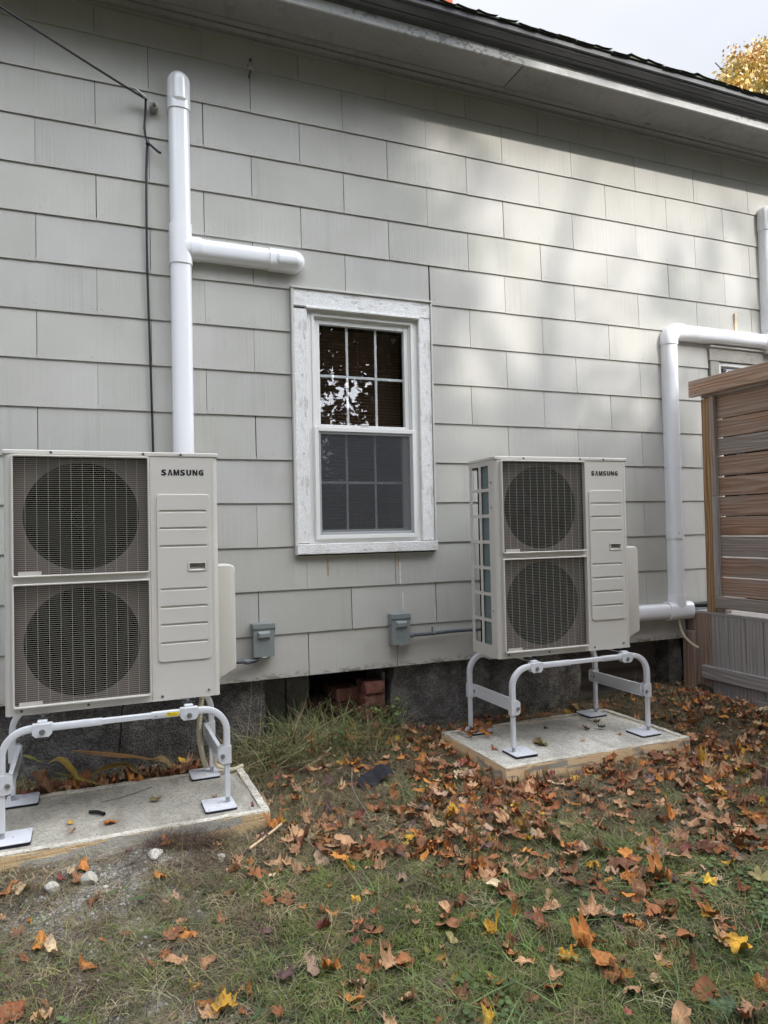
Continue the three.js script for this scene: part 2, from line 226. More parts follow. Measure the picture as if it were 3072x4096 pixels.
const M = {
  felt: mat({ color: 0x2a2826, roughness: 0.95 }),
  peel: mat({ map: T.peelC, bumpMap: T.peelB, bumpScale: 0.006, roughness: 0.75 }),
  vinyl: phys({ color: 0xe4e3df, roughness: 0.38, clearcoat: 0.15, clearcoatRoughness: 0.3 }),
  edging: mat({ color: 0xc4c2bc, roughness: 0.6 }),
  alu: mat({ color: 0xb0b2b4, roughness: 0.45, metalness: 0.35 }),
  glass: phys({ color: 0xffffff, roughness: 0.012, transmission: 1, thickness: 0, ior: 1.75 }),
  screen: mat({ color: 0x4c4d50, roughness: 0.8, transparent: true, opacity: 0.36 }),
  muntin: mat({ color: 0xd3d6d6, roughness: 0.5 }),
  blind: mat({ color: 0x6e5644, roughness: 0.6 }),
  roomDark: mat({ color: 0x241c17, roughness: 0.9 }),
  trim: mat({ map: T.trimC, roughness: 0.7 }), strip: mat({ map: T.stripC, roughness: 0.7 }), crown: mat({ map: T.crownC, roughness: 0.6 }),
  roof: mat({ map: T.roofC, roughness: 0.95 }),
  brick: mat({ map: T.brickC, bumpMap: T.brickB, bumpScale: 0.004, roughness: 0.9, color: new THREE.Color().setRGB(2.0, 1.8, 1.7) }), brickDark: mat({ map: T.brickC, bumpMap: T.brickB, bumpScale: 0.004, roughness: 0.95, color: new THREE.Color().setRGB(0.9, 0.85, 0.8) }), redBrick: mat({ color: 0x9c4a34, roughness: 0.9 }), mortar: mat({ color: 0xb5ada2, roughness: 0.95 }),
  granite: mat({ map: T.granC, bumpMap: T.granB, bumpScale: 0.02, roughness: 0.85 }), graniteLight: mat({ map: T.granC, bumpMap: T.granB, bumpScale: 0.015, roughness: 0.85, color: new THREE.Color().setRGB(1.45, 1.4, 1.32) }),
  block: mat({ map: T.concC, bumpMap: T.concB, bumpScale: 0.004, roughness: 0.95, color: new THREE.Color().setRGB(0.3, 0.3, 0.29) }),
  conc: mat({ map: T.concC, bumpMap: T.concB, bumpScale: 0.006, roughness: 0.92 }), concDark: mat({ map: T.concC, bumpMap: T.concB, bumpScale: 0.006, roughness: 0.92, color: new THREE.Color().setRGB(0.72, 0.71, 0.68) }), concRim: mat({ map: T.concC, bumpMap: T.concB, bumpScale: 0.009, roughness: 0.92, color: new THREE.Color().setRGB(1.12, 1.1, 1.06) }),
  pine: mat({ map: T.pine, roughness: 0.8, color: new THREE.Color().setRGB(1.15, 1.13, 1.1) }), pine2: mat({ map: T.pine2, bumpMap: T.concB, bumpScale: 0.005, roughness: 0.9 }), pineEdge: mat({ map: T.concC, roughness: 0.9, color: new THREE.Color().setRGB(1.05, 1.0, 0.92) }),
  pvc: phys({ color: 0xf6f6f8, roughness: 0.3, roughnessMap: T.smudgeR, clearcoat: 0.7, clearcoatRoughness: 0.08 }),
  body: phys({ color: 0xcfcac1, roughness: 0.5, bumpMap: T.peelMetal, bumpScale: 0.00025, clearcoat: 0.12, clearcoatRoughness: 0.35 }),
  wire: mat({ color: 0xcfcabd, roughness: 0.45 }),
  orifice: phys({ color: 0x655c56, roughness: 0.7, specularIntensity: 0.3 }), black: phys({ color: 0x060608, roughness: 0.8, specularIntensity: 0.1 }), fan: phys({ color: 0x060608, roughness: 0.85, specularIntensity: 0.15 }),
  coil: mat({ color: 0x687876, roughness: 0.55 }), inner: mat({ color: 0x8e8d89, roughness: 0.5 }),
  logo: mat({ color: 0x16171a, roughness: 0.4 }), screw: mat({ color: 0x6d6d70, roughness: 0.35, metalness: 0.8 }),
  stand: phys({ color: 0xd5d6d8, roughness: 0.42, bumpMap: T.peelMetal, bumpScale: 0.0003, clearcoat: 0.1 }), plate: phys({ color: 0xdcdde3, roughness: 0.4 }),
  zinc: mat({ color: 0xaeb0b3, roughness: 0.3, metalness: 0.85 }), rubber: mat({ color: 0x17171a, roughness: 0.75 }),
  cover: phys({ color: 0xcec9c0, roughness: 0.42, clearcoat: 0.15 }),
  enclosure: phys({ color: 0x828887, roughness: 0.42, bumpMap: T.peelMetal, bumpScale: 0.0002 }), conduit: phys({ color: 0x4c5058, roughness: 0.35, clearcoat: 0.3 }), fitting: mat({ color: 0x6b7077, roughness: 0.45 }),
  hose: mat({ color: 0xcdc4a8, roughness: 0.5 }), cable: mat({ color: 0x1e1f26, roughness: 0.5 }), porcelain: phys({ color: 0x9a968e, roughness: 0.4 }), rust: mat({ color: 0x5c5550, roughness: 0.8 }),
  woodWarm: mat({ map: T.woodWarm, bumpMap: T.woodB, bumpScale: 0.002, roughness: 0.85 }), woodWarm2: mat({ map: T.woodWarm2, bumpMap: T.woodB, bumpScale: 0.002, roughness: 0.85 }), woodPost: mat({ map: T.woodPost, bumpMap: T.woodB, bumpScale: 0.002, roughness: 0.85 }),
  woodRail: mat({ map: T.woodWarm2, bumpMap: T.woodB, bumpScale: 0.002, roughness: 0.88, color: new THREE.Color().setRGB(1.2, 1.2, 1.18) }), woodGrey: mat({ map: T.woodGrey, bumpMap: T.woodB, bumpScale: 0.0025, roughness: 0.9 }), woodGrey2: mat({ map: T.woodGrey2, bumpMap: T.woodB, bumpScale: 0.0025, roughness: 0.9 }),
  bark: mat({ map: T.barkC, bumpMap: T.barkB, bumpScale: 0.02, roughness: 0.95 }),
  fabric: mat({ color: 0x24242a, roughness: 0.9 }), chunk: mat({ map: T.concC, bumpMap: T.concB, bumpScale: 0.004, roughness: 0.95, color: new THREE.Color().setRGB(1.1, 1.1, 1.08) }),
  picket: mat({ color: 0x4d544c, roughness: 0.8 }), white: mat({ color: 0xd8d8d6, roughness: 0.6 }),
};

// ------------------------------------------------------------------ ground: one sheet to the horizon
const inPad = (x, z, m = 0) => (x > -0.3 - m && x < 1.045 + m && z > 0.285 - m && z < 1.0 + m) || (x > 2.36 - m && x < 3.69 + m && z > 0.2 - m && z < 0.985 + m);
function gh(x, z) {
  let h = -0.512 + 0.055 * (1 - smooth(0.0, 0.8, z)) + 0.075 * smooth(3.7, 4.5, x) * (1 - smooth(0.6, 1.6, z));
  h += 0.035 * Math.exp(-(((x - 1.65) / 0.45) ** 2 + ((z - 0.1) / 0.28) ** 2));
  h += 0.05 * Math.exp(-(((x - 0.42) / 0.3) ** 2 + ((z - 1.06) / 0.12) ** 2)) + 0.03 * Math.exp(-(((x + 0.15) / 0.3) ** 2 + ((z - 1.15) / 0.15) ** 2));
  h += 0.018 * (wn(x, z, 1.7, 201) - 0.5) + 0.02 * (wn(x, z, 6, 203) - 0.5) + 0.008 * (wn(x, z, 17, 205) - 0.5);
  const far = smooth(6, 30, Math.hypot(x - 2, z - 2)); h += far * 0.9 * (wn(x, z, 0.06, 209) - 0.5);
  return h;
}
const gravel = (x, z) => clamp(Math.exp(-(((x - 0.22) / 0.4) ** 2 + ((z - 1.45) / 0.4) ** 2)) * 1.1 + Math.exp(-(((x - 0.45) / 0.28) ** 2 + ((z - 2.2) / 0.2) ** 2)) * 0.9 + Math.exp(-(((x - 0.4) / 0.26) ** 2 + ((z - 1.1) / 0.12) ** 2)) * 1.3 + Math.exp(-(((x - 2.9) / 0.16) ** 2 + ((z - 2.0) / 0.12) ** 2)) + Math.exp(-(((x - 2.86) / 0.12) ** 2 + ((z - 1.25) / 0.08) ** 2)));
function green(x, z) {      // how lush the grass is
  let g = smooth(1.25, 1.9, z + 0.35 * (wn(x, z, 2, 211) - 0.5)) * smooth(0.3, 0.95, x + 0.4 * (wn(x, z, 3, 213) - 0.5));
  g *= 1 - 0.75 * smooth(2.5, 3.2, x + 0.4 * (wn(x, z, 2.2, 215) - 0.5)) * (1 - smooth(2.2, 3.4, z));
  g = Math.max(g, 0.8 * Math.exp(-(((x - 1.95) / 0.28) ** 2 + ((z - 0.9) / 0.2) ** 2)), smooth(3.2, 4.5, z));
  g = Math.max(g, 0.42 * smooth(1.2, 1.6, z) * smooth(-0.6, 0.1, x + z * 0.2));
  return clamp(g * (1 - 0.8 * gravel(x, z)) * (0.45 + 0.9 * wn(x, z, 4.5, 217)));
}
{
  const axis = (lo, hi, step, far) => { const a = []; for (let v = lo; v <= hi + 1e-6; v += step) a.push(v); let s = step, v = hi; while (v < far) { s *= 1.35; v += s; a.push(v); } s = step; v = lo; while (v > -far) { s *= 1.35; v -= s; a.unshift(v); } return a; };
  const X = axis(-1.6, 6.0, 0.035, 260), Z = axis(-0.6, 4.2, 0.035, 260), p = [], uv = [], col = [], ix = [];
  const soil = [0.085, 0.06, 0.042], thatch = [0.13, 0.105, 0.06], grassy = [0.045, 0.068, 0.016], grit = [0.4, 0.365, 0.31];
  for (const z of Z) for (const x of X) {
    p.push(x, gh(x, z), z); uv.push(x, z);
    let c = mixc(soil, thatch, smooth(0.3, 0.75, wn(x, z, 3.1, 221) * 0.6 + wn(x, z, 11, 223) * 0.4)); c = mixc(c, grassy, green(x, z) * 0.8); c = mixc(c, grit, clamp(gravel(x, z) * (0.4 + 0.9 * wn(x, z, 14, 225))));
    col.push(...c.map((v) => v * 1.75));
  }
  for (let j = 0; j + 1 < Z.length; j++) for (let i = 0; i + 1 < X.length; i++) { const a = j * X.length + i, b = a + 1, c = a + X.length, d = c + 1; ix.push(a, c, b, b, c, d); }
  const g = new THREE.BufferGeometry(); g.setAttribute('position', new THREE.Float32BufferAttribute(p, 3)); g.setAttribute('uv', new THREE.Float32BufferAttribute(uv, 2)); g.setAttribute('color', new THREE.Float32BufferAttribute(col, 3)); g.setIndex(ix); g.computeVertexNormals();
  tag(single('ground', g, mat({ map: T.soilC, bumpMap: T.soilB, bumpScale: 0.012, roughness: 1, vertexColors: true })), 'brown soil and thin autumn lawn in front of the grey house', null, null, 'structure').castShadow = false;
}

// ------------------------------------------------------------------ the house
const CH = 0.2725, SW = 0.61;
const house = thing('house', [0, 0, 0], 'grey shingle-sided house with white double-hung window and dark eave', 'house');
const WIN = [1.455, 2.447, 0.757, 2.468], WIN2 = [4.985, 6.35, 0.9, 2.372];
{ // shingles, course by course
  const wall = sub('wall', house);
  const nail = (x, y, z) => { const g = new THREE.CylinderGeometry(0.0038, 0.0046, 0.0026, 7); g.rotateX(Math.PI / 2); g.translate(x, y, z); return g; };
  const shingle = (x0, x1, y0, y1, k, tilt, real0, real1) => {
    const zt = (y) => 0.0155 - 0.0095 * (y - k * CH) / 0.295, th = 0.0068, d = tilt;
    const e0 = y0 + (real0 ? d + rr(-0.0012, 0.0012) : 0), e1 = y0 + (real1 ? rr(-0.0012, 0.0012) - d : 0);
    const g = hexa([[x0, e0, zt(y0)], [x1, e1, zt(y0)], [x1, e1, zt(y0) - th], [x0, e0, zt(y0) - th], [x0, y1, zt(y1)], [x1, y1, zt(y1)], [x1, y1, zt(y1) - th], [x0, y1, zt(y1) - th]]);
    const low = k === 0, list = [boxUV(g, 0, R() * 9, low ? 0.002 : R() * 9)];
    if (y0 < k * CH + 0.01) for (const nx of [x0 + 0.028 + rr(-0.006, 0.006), (x0 + x1) / 2 + rr(-0.02, 0.02), x1 - 0.028 + rr(-0.006, 0.006)]) if (nx > x0 + 0.015 && nx < x1 - 0.015 && x1 - x0 > 0.1) { const ny = y0 + 0.032 + rr(-0.006, 0.006); list.push(nail(nx, ny, zt(ny) + 0.0006)); }
    part('shingle', merge(list), low ? sidingLow : siding[Math.floor(R() * siding.length)], wall);
  };
  for (let k = 0; k <= 14; k++) {              // k courses above the siding's lower edge
    const odd = k % 2 === 0, y0 = k * CH, y1 = Math.min(k * CH + 0.295, 4.06);
    const x00 = -1.83 + (odd ? 0.3146 : 0), end = k === 0 ? 4.655 : 7.6;
    for (let n = 0; ; n++) {
      const a = x00 + n * SW; if (a > end) break;
      const jx = rr(-0.002, 0.002), g0 = 0.0017 + R() * 0.0014, x0 = a + g0 + jx, x1 = Math.min(a + SW - 0.0014, end), t = rr(-0.0012, 0.0012);
      if (x1 - x0 < 0.03) continue;
      let pieces = [[x0, x1, y0, y1, true, true]];
      for (const [wx0, wx1, wy0, wy1] of [WIN, WIN2]) pieces = pieces.flatMap(([a0, a1, b0, b1, r0, r1]) => {
        const c0 = wx0 - 0.003, c1 = wx1 + 0.003, d0 = wy0 - 0.003, d1 = wy1 + 0.003;
        if (a1 <= c0 || a0 >= c1 || b1 <= d0 || b0 >= d1) return [[a0, a1, b0, b1, r0, r1]];
        const o = [];
        if (a0 < c0 - 0.01) o.push([a0, c0, b0, b1, r0, false]);
        if (a1 > c1 + 0.01) o.push([c1, a1, b0, b1, false, r1]);
        const m0 = Math.max(a0, c0), m1 = Math.min(a1, c1);
        if (b0 < d0 - 0.004) o.push([m0, m1, b0, d0, false, false]);
        if (b1 > d1 + 0.004) o.push([m0, m1, Math.max(b0, d1), b1, false, false]);
        return o;
      });
      for (const q of pieces) if (q[1] - q[0] > 0.012) shingle(q[0], q[1], q[2], q[3], k, t, q[4], q[5]);
    }
  }
  // sheathing behind the shingles with the two window openings left out
  const [a, b, c, d] = WIN, [e, f, g, h] = WIN2, L = [];
  const z0 = -0.16, z1 = 0.0, o = 0.1;
  L.push(slab(-2, a + o, 0.01, 4.05, z0, z1), slab(b - o, e + o, 0.01, 4.05, z0, z1), slab(f - o, 9.2, 0.01, 4.05, z0, z1), slab(a + o, b - o, 0.01, c + 0.06, z0, z1), slab(a + o, b - o, d - o, 4.05, z0, z1), slab(e + o, f - o, 0.01, g + 0.06, z0, z1), slab(e + o, f - o, h - o, 4.05, z0, z1));
  part('sheathing', merge(L), M.felt, wall);
  part('side_wall', merge([slab(-2, -1.85, 0, 4.05, -8, -0.16), slab(9.05, 9.2, 0, 4.05, -8, -0.16), slab(-2, 9.2, 0, 4.05, -8.15, -8)].map((q) => boxUV(q, 0))), siding[0], house);
}
{ // eave: bed moulding, soffit, fascia, crown gutter, roof
  const X0 = -2.3, X1 = 9.5;
  const run = (prof, m, name, open = false) => { const L = []; for (let i = 0; i + 1 < prof.length; i++) { const [z0, y0] = prof[i], [z1, y1] = prof[i + 1]; L.push([[X0, y0, z0], [X1, y0, z0], [X1, y1, z1], [X0, y1, z1]]); } return part(name, boxUV(creased(mergeVertices(quads(L).deleteAttribute('uv').deleteAttribute('normal')), 0.5), 0), m, house); };
  const curve = (z0, y0, z1, y1, n, hollow) => { const o = []; for (let i = 0; i <= n; i++) { const t = i / n, s = hollow ? 1 - Math.cos(t * Math.PI / 2) : Math.sin(t * Math.PI / 2), q = hollow ? Math.sin(t * Math.PI / 2) : 1 - Math.cos(t * Math.PI / 2); o.push([lerp(z0, z1, s), lerp(y0, y1, q)]); } return o; };
  run([[0.0, 3.985], [0.032, 3.985], [0.036, 3.99], [0.036, 4.003], ...curve(0.04, 4.003, 0.066, 4.02, 6, true), [0.07, 4.02], [0.07, 4.032], ...curve(0.074, 4.032, 0.104, 4.047, 5, false), [0.104, 4.062]], M.trim, 'bed_moulding');
  // soffit boards: three lengths, the middle one buckled sheet
  const soffit = (x0, x1, drop, buckle) => {
    const nx = Math.max(2, Math.round((x1 - x0) / (buckle ? 0.012 : 0.5))), nz = buckle ? 16 : 2, g = new THREE.PlaneGeometry(x1 - x0, 0.318, nx, nz); g.rotateX(Math.PI / 2); g.translate((x0 + x1) / 2, 4.047 + drop, 0.259);
    if (buckle) { const p = g.attributes.position; for (let i = 0; i < p.count; i++) { const x = p.getX(i), t = clamp((0.42 - p.getZ(i)) / 0.32), w = Math.pow(wn(x * 1.0, 3 - 0.5 * t, 9, 231), 2) * t * t; p.setY(i, p.getY(i) - 0.022 * w * Math.sin((x + t * 0.05) * 34) * smooth(x0, x0 + 0.5, x) - 0.008 * t * Math.exp(-(((x - 4.3) / 0.6) ** 2))); } g.computeVertexNormals(); }
    part('soffit_panel', boxUV(g, 0, R() * 3, R()), M.trim, house);
  };
  soffit(X0, 3.02, 0, false); soffit(3.026, 4.96, -0.003, true); soffit(4.966, X1, 0.001, false);
  run([[0.4, 4.047], [0.402, 4.008], [0.418, 4.006], [0.42, 4.068], [0.412, 4.07]], M.strip, 'fascia');
  run([[0.412, 4.071], [0.43, 4.073], ...curve(0.432, 4.074, 0.458, 4.094, 6, true), [0.462, 4.095], [0.462, 4.1], ...curve(0.466, 4.1, 0.512, 4.118, 8, false), [0.512, 4.125], [0.53, 4.127], [0.532, 4.158], [0.5, 4.17]], M.crown, 'crown_moulding');
  const s = 0.64, roofY = (z) => 4.166 + (0.545 - z) * s;
  part('roof', boxUV(merge([hexa([[X0 - 0.1, roofY(0.545) - 0.004, 0.545], [X1, roofY(0.545) - 0.004, 0.545], [X1, roofY(-4.1) - 0.1, -4.1], [X0 - 0.1, roofY(-4.1) - 0.1, -4.1], [X0 - 0.1, roofY(0.545) + 0.006, 0.545], [X1, roofY(0.545) + 0.006, 0.545], [X1, roofY(-4.1), -4.1], [X0 - 0.1, roofY(-4.1), -4.1]]), hexa([[X0 - 0.1, roofY(-4.1) - 0.1, -4.1], [X1, roofY(-4.1) - 0.1, -4.1], [X1, 4.0, -8.7], [X0 - 0.1, 4.0, -8.7], [X0 - 0.1, roofY(-4.1), -4.1], [X1, roofY(-4.1), -4.1], [X1, 4.1, -8.7], [X0 - 0.1, 4.1, -8.7]])]), 0), M.roof, house);
  // the lowest courses of curled asphalt shingles; each tab curls its own way
  for (let c = 0; c < 3; c++) for (let x = 1.2 + 0.07 * c; x < 6.6; x += 0.152) {
    const w = 0.146, nx = 6, g = new THREE.PlaneGeometry(w, 0.15, nx, 3), p = g.attributes.position, z0 = 0.556 - c * 0.13, lift = c === 0 ? 0.008 : 0.004, curlL = (R() < 0.3 && x < 4.4 ? rr(0.006, 0.024) : rr(0, 0.004)) * (c ? 0.7 : 1), curlR = (R() < 0.25 && x < 4.4 ? rr(0.006, 0.022) : rr(0, 0.004)) * (c ? 0.7 : 1), sag = rr(-0.004, 0.005);
    for (let i = 0; i < p.count; i++) { const u = p.getX(i) / w + 0.5, t = 0.5 - p.getY(i) / 0.15, z = z0 - (1 - t) * 0.14; const cu = t * t * (curlL * Math.pow(1 - u, 2.4) + curlR * Math.pow(u, 2.4)); p.setXYZ(i, x + u * w, roofY(z) + lift + cu + sag * t + 0.003 * wn(x + u, c, 9, 233), z - cu * 0.3); }
    g.computeVertexNormals(); const low = g.clone(); low.translate(0, -0.005, 0);
    part('roof_shingle', boxUV(merge([g, low]), 0, R() * 5, R() * 5), M.roof, house);
  }
  // chimney, its bricks laid in courses
  const ch = sub('chimney', house, [3.91, 0, -3.5]);
  part('mortar', slab(-0.44, 0.44, 5.6, 8.4, -0.44, 0.44), M.mortar, ch);
  for (let j = 0; j < 26; j++) for (let i = 0; i < 4; i++) for (const f of [0, 1]) {
    const y = 6.55 + j * 0.072, o = (j % 2) * 0.11, a = -0.45 + i * 0.225 + o - (j % 2 ? 0.0 : 0), b = Math.min(a + 0.214, 0.45); if (b - a < 0.04) continue;
    part('brick', f ? slab(0.44, 0.452, y, y + 0.06, a, b) : slab(a, b, y, y + 0.06, 0.44, 0.452), M.redBrick, ch);
  }
}
{ // foundation: rough granite blocks, block pier, recess with corrugated sheet
  const rock = (x0, x1, y0, y1, z, m, nx, amp) => { const g = new THREE.BoxGeometry(x1 - x0, y1 - y0, 0.4, nx, 16, 6); g.translate((x0 + x1) / 2, (y0 + y1) / 2, z - 0.2); addNoise(g, amp, 5, 240); return part('foundation_block', boxUV(creased(g, 1.2), 0, R() * 4, R() * 4), m, house); };
  rock(-2, 0.42, -0.75, 0.02, -0.035, M.granite, 60, 0.03); rock(0.428, 1.262, -0.75, 0.02, -0.045, M.granite, 30, 0.035); rock(2.118, 3.372, -0.75, 0.02, -0.04, M.granite, 44, 0.035); rock(3.38, 3.655, -0.75, 0.02, -0.05, M.graniteLight, 12, 0.03); rock(4.535, 4.66, -0.75, 0.02, -0.05, M.granite, 8, 0.02);
  rock(4.9, 9.2, -0.75, 0.0, -0.1, M.granite, 60, 0.03);
  part('recess_wall', merge([slab(1.2, 2.2, -0.8, 0.02, -0.75, -0.7), slab(3.6, 4.95, -0.8, 0.02, -0.45, -0.4), slab(1.2, 2.2, 0.0, 0.02, -0.7, -0.16)]), M.felt, house);
  const L = []; for (let i = 0; i < 48; i++) { const f = (k) => { const y = -0.46 + k * 0.0088; return [y, -0.2 + 0.009 * Math.sin(k * Math.PI / 6)]; }, [ya, za] = f(i), [yb, zb] = f(i + 1); L.push([[3.66, ya, za], [4.535, ya, za], [4.535, yb, zb], [3.66, yb, zb]]); }
  part('corrugated_sheet', creased(mergeVertices(quads(L).deleteAttribute('uv').deleteAttribute('normal')), 1), mat({ color: 0x6e6862, roughness: 0.55, metalness: 0.3 }), house);
}
{ // main window: casing, sill, vinyl frame, two sashes with grilles, insect screen, blinds behind
  const w = sub('window', house, [0, 0, 0]); w.userData.label = 'white double-hung window with peeling casing';
  const [a, b, c, d] = WIN;
  const rough = (x0, x1, y0, y1, z0, z1, along) => { const g = bev(x0, x1, y0, y1, z0, z1, 0.003, along, 1); return g; };
  part('casing', merge([rough(a + 0.016, 1.558, 0.833, 2.33, 0, 0.03, 1)]), M.peel, w);
  part('casing', merge([rough(2.345, b - 0.014, 0.833, 2.345, 0, 0.03, 1)]), M.peel, w);
  part('casing', merge([rough(a + 0.016, b - 0.014, 2.348, d - 0.012, 0, 0.031, 0), rough(1.552, 2.35, 2.334, 2.35, 0.0, 0.041, 0)]), M.peel, w);
  part('sill', merge([rough(a + 0.008, b, 0.763, 0.829, 0, 0.052, 0)]), M.peel, w);
  part('edging', merge([bev(a, b, d - 0.011, d + 0.002, 0, 0.042, 0.002, 0), bev(a, a + 0.0145, c, d - 0.012, 0, 0.038, 0.002, 1), bev(b - 0.0125, b, c + 0.075, d - 0.012, 0, 0.038, 0.002, 1)]), M.edging, w);
  // vinyl frame set into the opening, with stepped jambs
  const fr = (x0, x1, y0, y1, t, z0, z1, tb = t) => merge([bev(x0, x0 + t, y0, y1, z0, z1, 0.002), bev(x1 - t, x1, y0, y1, z0, z1, 0.002), bev(x0 + t, x1 - t, y1 - t, y1, z0, z1, 0.002), bev(x0 + t, x1 - t, y0, y0 + tb, z0, z1, 0.002)]);
  part('frame', merge([fr(1.5585, 2.3445, 0.83, 2.347, 0.034, -0.11, 0.006), fr(1.5925, 2.3105, 0.856, 2.313, 0.018, -0.11, 0.012), fr(1.6105, 2.2925, 0.874, 2.295, 0.012, -0.11, -0.006)]), M.vinyl, w);
  const up = sub('upper_sash', w), lo = sub('lower_sash', w);
  part('sash_frame', fr(1.6225, 2.2805, 1.56, 2.283, 0.029, -0.05, -0.012, 0.04), M.vinyl, up);
  part('sash_frame', fr(1.6225, 2.2805, 0.886, 1.585, 0.03, -0.095, -0.055, 0.03), M.vinyl, lo);
  const gx = [1.849, 2.053];
  part('glass_pane', bev(1.652, 2.251, 1.6, 2.254, -0.034, -0.030, 0.0005), M.glass, up);
  for (const x of gx) part('muntin', bev(x - 0.0085, x + 0.0085, 1.6, 2.254, -0.044, -0.038, 0.002), M.muntin, up);
  part('muntin', merge([[1.652, 1.84], [1.858, 2.044], [2.062, 2.251]].map(([p, q]) => bev(p, q, 1.914, 1.931, -0.0435, -0.0385, 0.002))), M.muntin, up);
  part('glass_pane', bev(1.653, 2.25, 0.916, 1.555, -0.077, -0.073, 0.0005), M.glass, lo);
  for (const x of gx) part('muntin', bev(x - 0.008, x + 0.008, 0.916, 1.555, -0.087, -0.081, 0.002), M.muntin, lo);
  part('muntin', merge([[1.653, 1.84], [1.858, 2.044], [2.062, 2.25]].map(([p, q]) => bev(p, q, 1.218, 1.235, -0.0865, -0.0815, 0.002))), M.muntin, lo);
  part('sash_lock', merge([bev(1.93, 1.985, 1.6005, 1.611, -0.028, -0.008, 0.002)]), M.muntin, up);
  // outer screen frame over the lower half
  part('screen_frame', merge([fr(1.597, 2.311, 0.857, 1.578, 0.027, 0.0125, 0.026, 0.026)]), M.vinyl, w);
  part('screen_rim', fr(1.6242, 2.2838, 0.8835, 1.5505, 0.016, 0.006, 0.016), M.alu, w);
  part('screen_mesh', slab(1.64, 2.268, 0.899, 1.535, 0.0095, 0.0102), M.screen, w);
  // blind slats hang inside the room
  for (let i = 0; i < 64; i++) { const y = 0.9 + i * 0.0213; const g = bev(1.64, 2.265, -0.0128, 0.0128, -0.0006, 0.0006, 0.0004, 0); g.rotateX(1.05 + rr(-0.03, 0.03)); g.translate(0, y, -0.125); part('blind_slat', g, M.blind, w); }
  part('blind_cord', merge([1.72, 1.95, 2.18].map((x) => cyl(0.0012, 1.38, 'y', 6).translate(x, 1.59, -0.11))), mat({ color: 0x6a5a4c }), w);
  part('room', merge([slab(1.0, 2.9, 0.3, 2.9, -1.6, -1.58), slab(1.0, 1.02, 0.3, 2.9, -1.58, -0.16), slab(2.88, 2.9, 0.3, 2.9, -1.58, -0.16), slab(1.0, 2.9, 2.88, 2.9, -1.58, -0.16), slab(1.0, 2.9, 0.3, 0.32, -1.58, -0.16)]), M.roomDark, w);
  // second window, mostly behind the wooden screen
  const v = sub('window', house); v.userData.label = 'narrow grey-trimmed window behind the wooden screen';
  const [e, f, g, h] = WIN2;
  part('casing', merge([bev(e, f, h - 0.128, h - 0.022, 0, 0.03, 0.003, 0), bev(e + 0.012, e + 0.108, g, h - 0.131, 0, 0.026, 0.003, 1), bev(f - 0.108, f - 0.012, g, h - 0.131, 0, 0.026, 0.003, 1)]), mat({ map: T.peelC, bumpMap: T.peelB, bumpScale: 0.003, roughness: 0.8, color: 0xb4b1a8 }), v);
  part('edging', bev(e - 0.004, f, h - 0.021, h, 0, 0.045, 0.003, 0), M.edging, v);
  part('frame', fr(e + 0.11, f - 0.11, g + 0.01, h - 0.132, 0.03, -0.1, 0.012), M.vinyl, v);
  part('glass_pane', bev(e + 0.14, f - 0.14, g + 0.04, h - 0.162, -0.03, -0.026, 0.0005), M.glass, v);
  part('shade', merge([slab(e + 0.14, f - 0.14, h - 0.26, h - 0.162, -0.075, -0.07), slab(e + 0.14, f - 0.14, h - 0.37, h - 0.268, -0.09, -0.086)]), mat({ color: 0x8b8a86, roughness: 0.8 }), v);
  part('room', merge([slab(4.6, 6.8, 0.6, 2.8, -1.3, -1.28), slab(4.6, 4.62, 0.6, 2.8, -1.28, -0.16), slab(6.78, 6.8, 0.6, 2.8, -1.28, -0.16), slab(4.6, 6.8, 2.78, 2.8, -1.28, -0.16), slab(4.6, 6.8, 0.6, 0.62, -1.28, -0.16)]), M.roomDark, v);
}
// rust and paint runs under the sill, drips
for (const [x, y0, y1, w2, c, l] of [[1.673, 0.622, 0.735, 0.009, 0xa58c66, 'long rust-brown stain below the left end of the window sill'], [2.166, 0.66, 0.742, 0.007, 0xb09a72, 'short rust-brown stain below the right end of the window sill'], [2.178, 0.535, 0.69, 0.005, 0xd9d6cc, 'white paint run between rust stain and right electrical box'], [2.195, 0.38, 0.49, 0.004, 0xd9d6cc, 'white paint drip just above the right electrical box'], [2.43, 0.29, 0.375, 0.004, 0xd9d6cc, 'white paint drip right of the right electrical box']]) {
  const s = new THREE.Shape(), n = 12, pts = []; for (let i = 0; i <= n; i++) pts.push([w2 * (0.35 + 0.75 * hash(i, 3, Math.round(x * 1000))), lerp(y0, y1, i / n)]);
  s.moveTo(x + pts[0][0] * 0.3, y0); pts.forEach(([q, y]) => s.lineTo(x + q, y)); pts.reverse().forEach(([q, y], i) => s.lineTo(x - q * (0.6 + 0.5 * hash(i, 5, 9)), y));
  const k = Math.floor((y0 + 0.02) / CH), z = (y) => 0.0155 - 0.0095 * (y - k * CH) / 0.295 + 0.0006;
  const g = extr(s, 0.0006); const p = g.attributes.position; for (let i = 0; i < p.count; i++) p.setZ(i, p.getZ(i) + z(p.getY(i))); g.computeVertexNormals();
  single('stain', g, mat({ color: c, roughness: 0.85 }), l, 'stain');
}
single('wood_strip', bev(5.287, 5.312, 2.5, 2.665, 0.012, 0.022, 0.002, 1), M.pine, 'short pale wood strip on the siding above the right white pipe', 'wood strip');

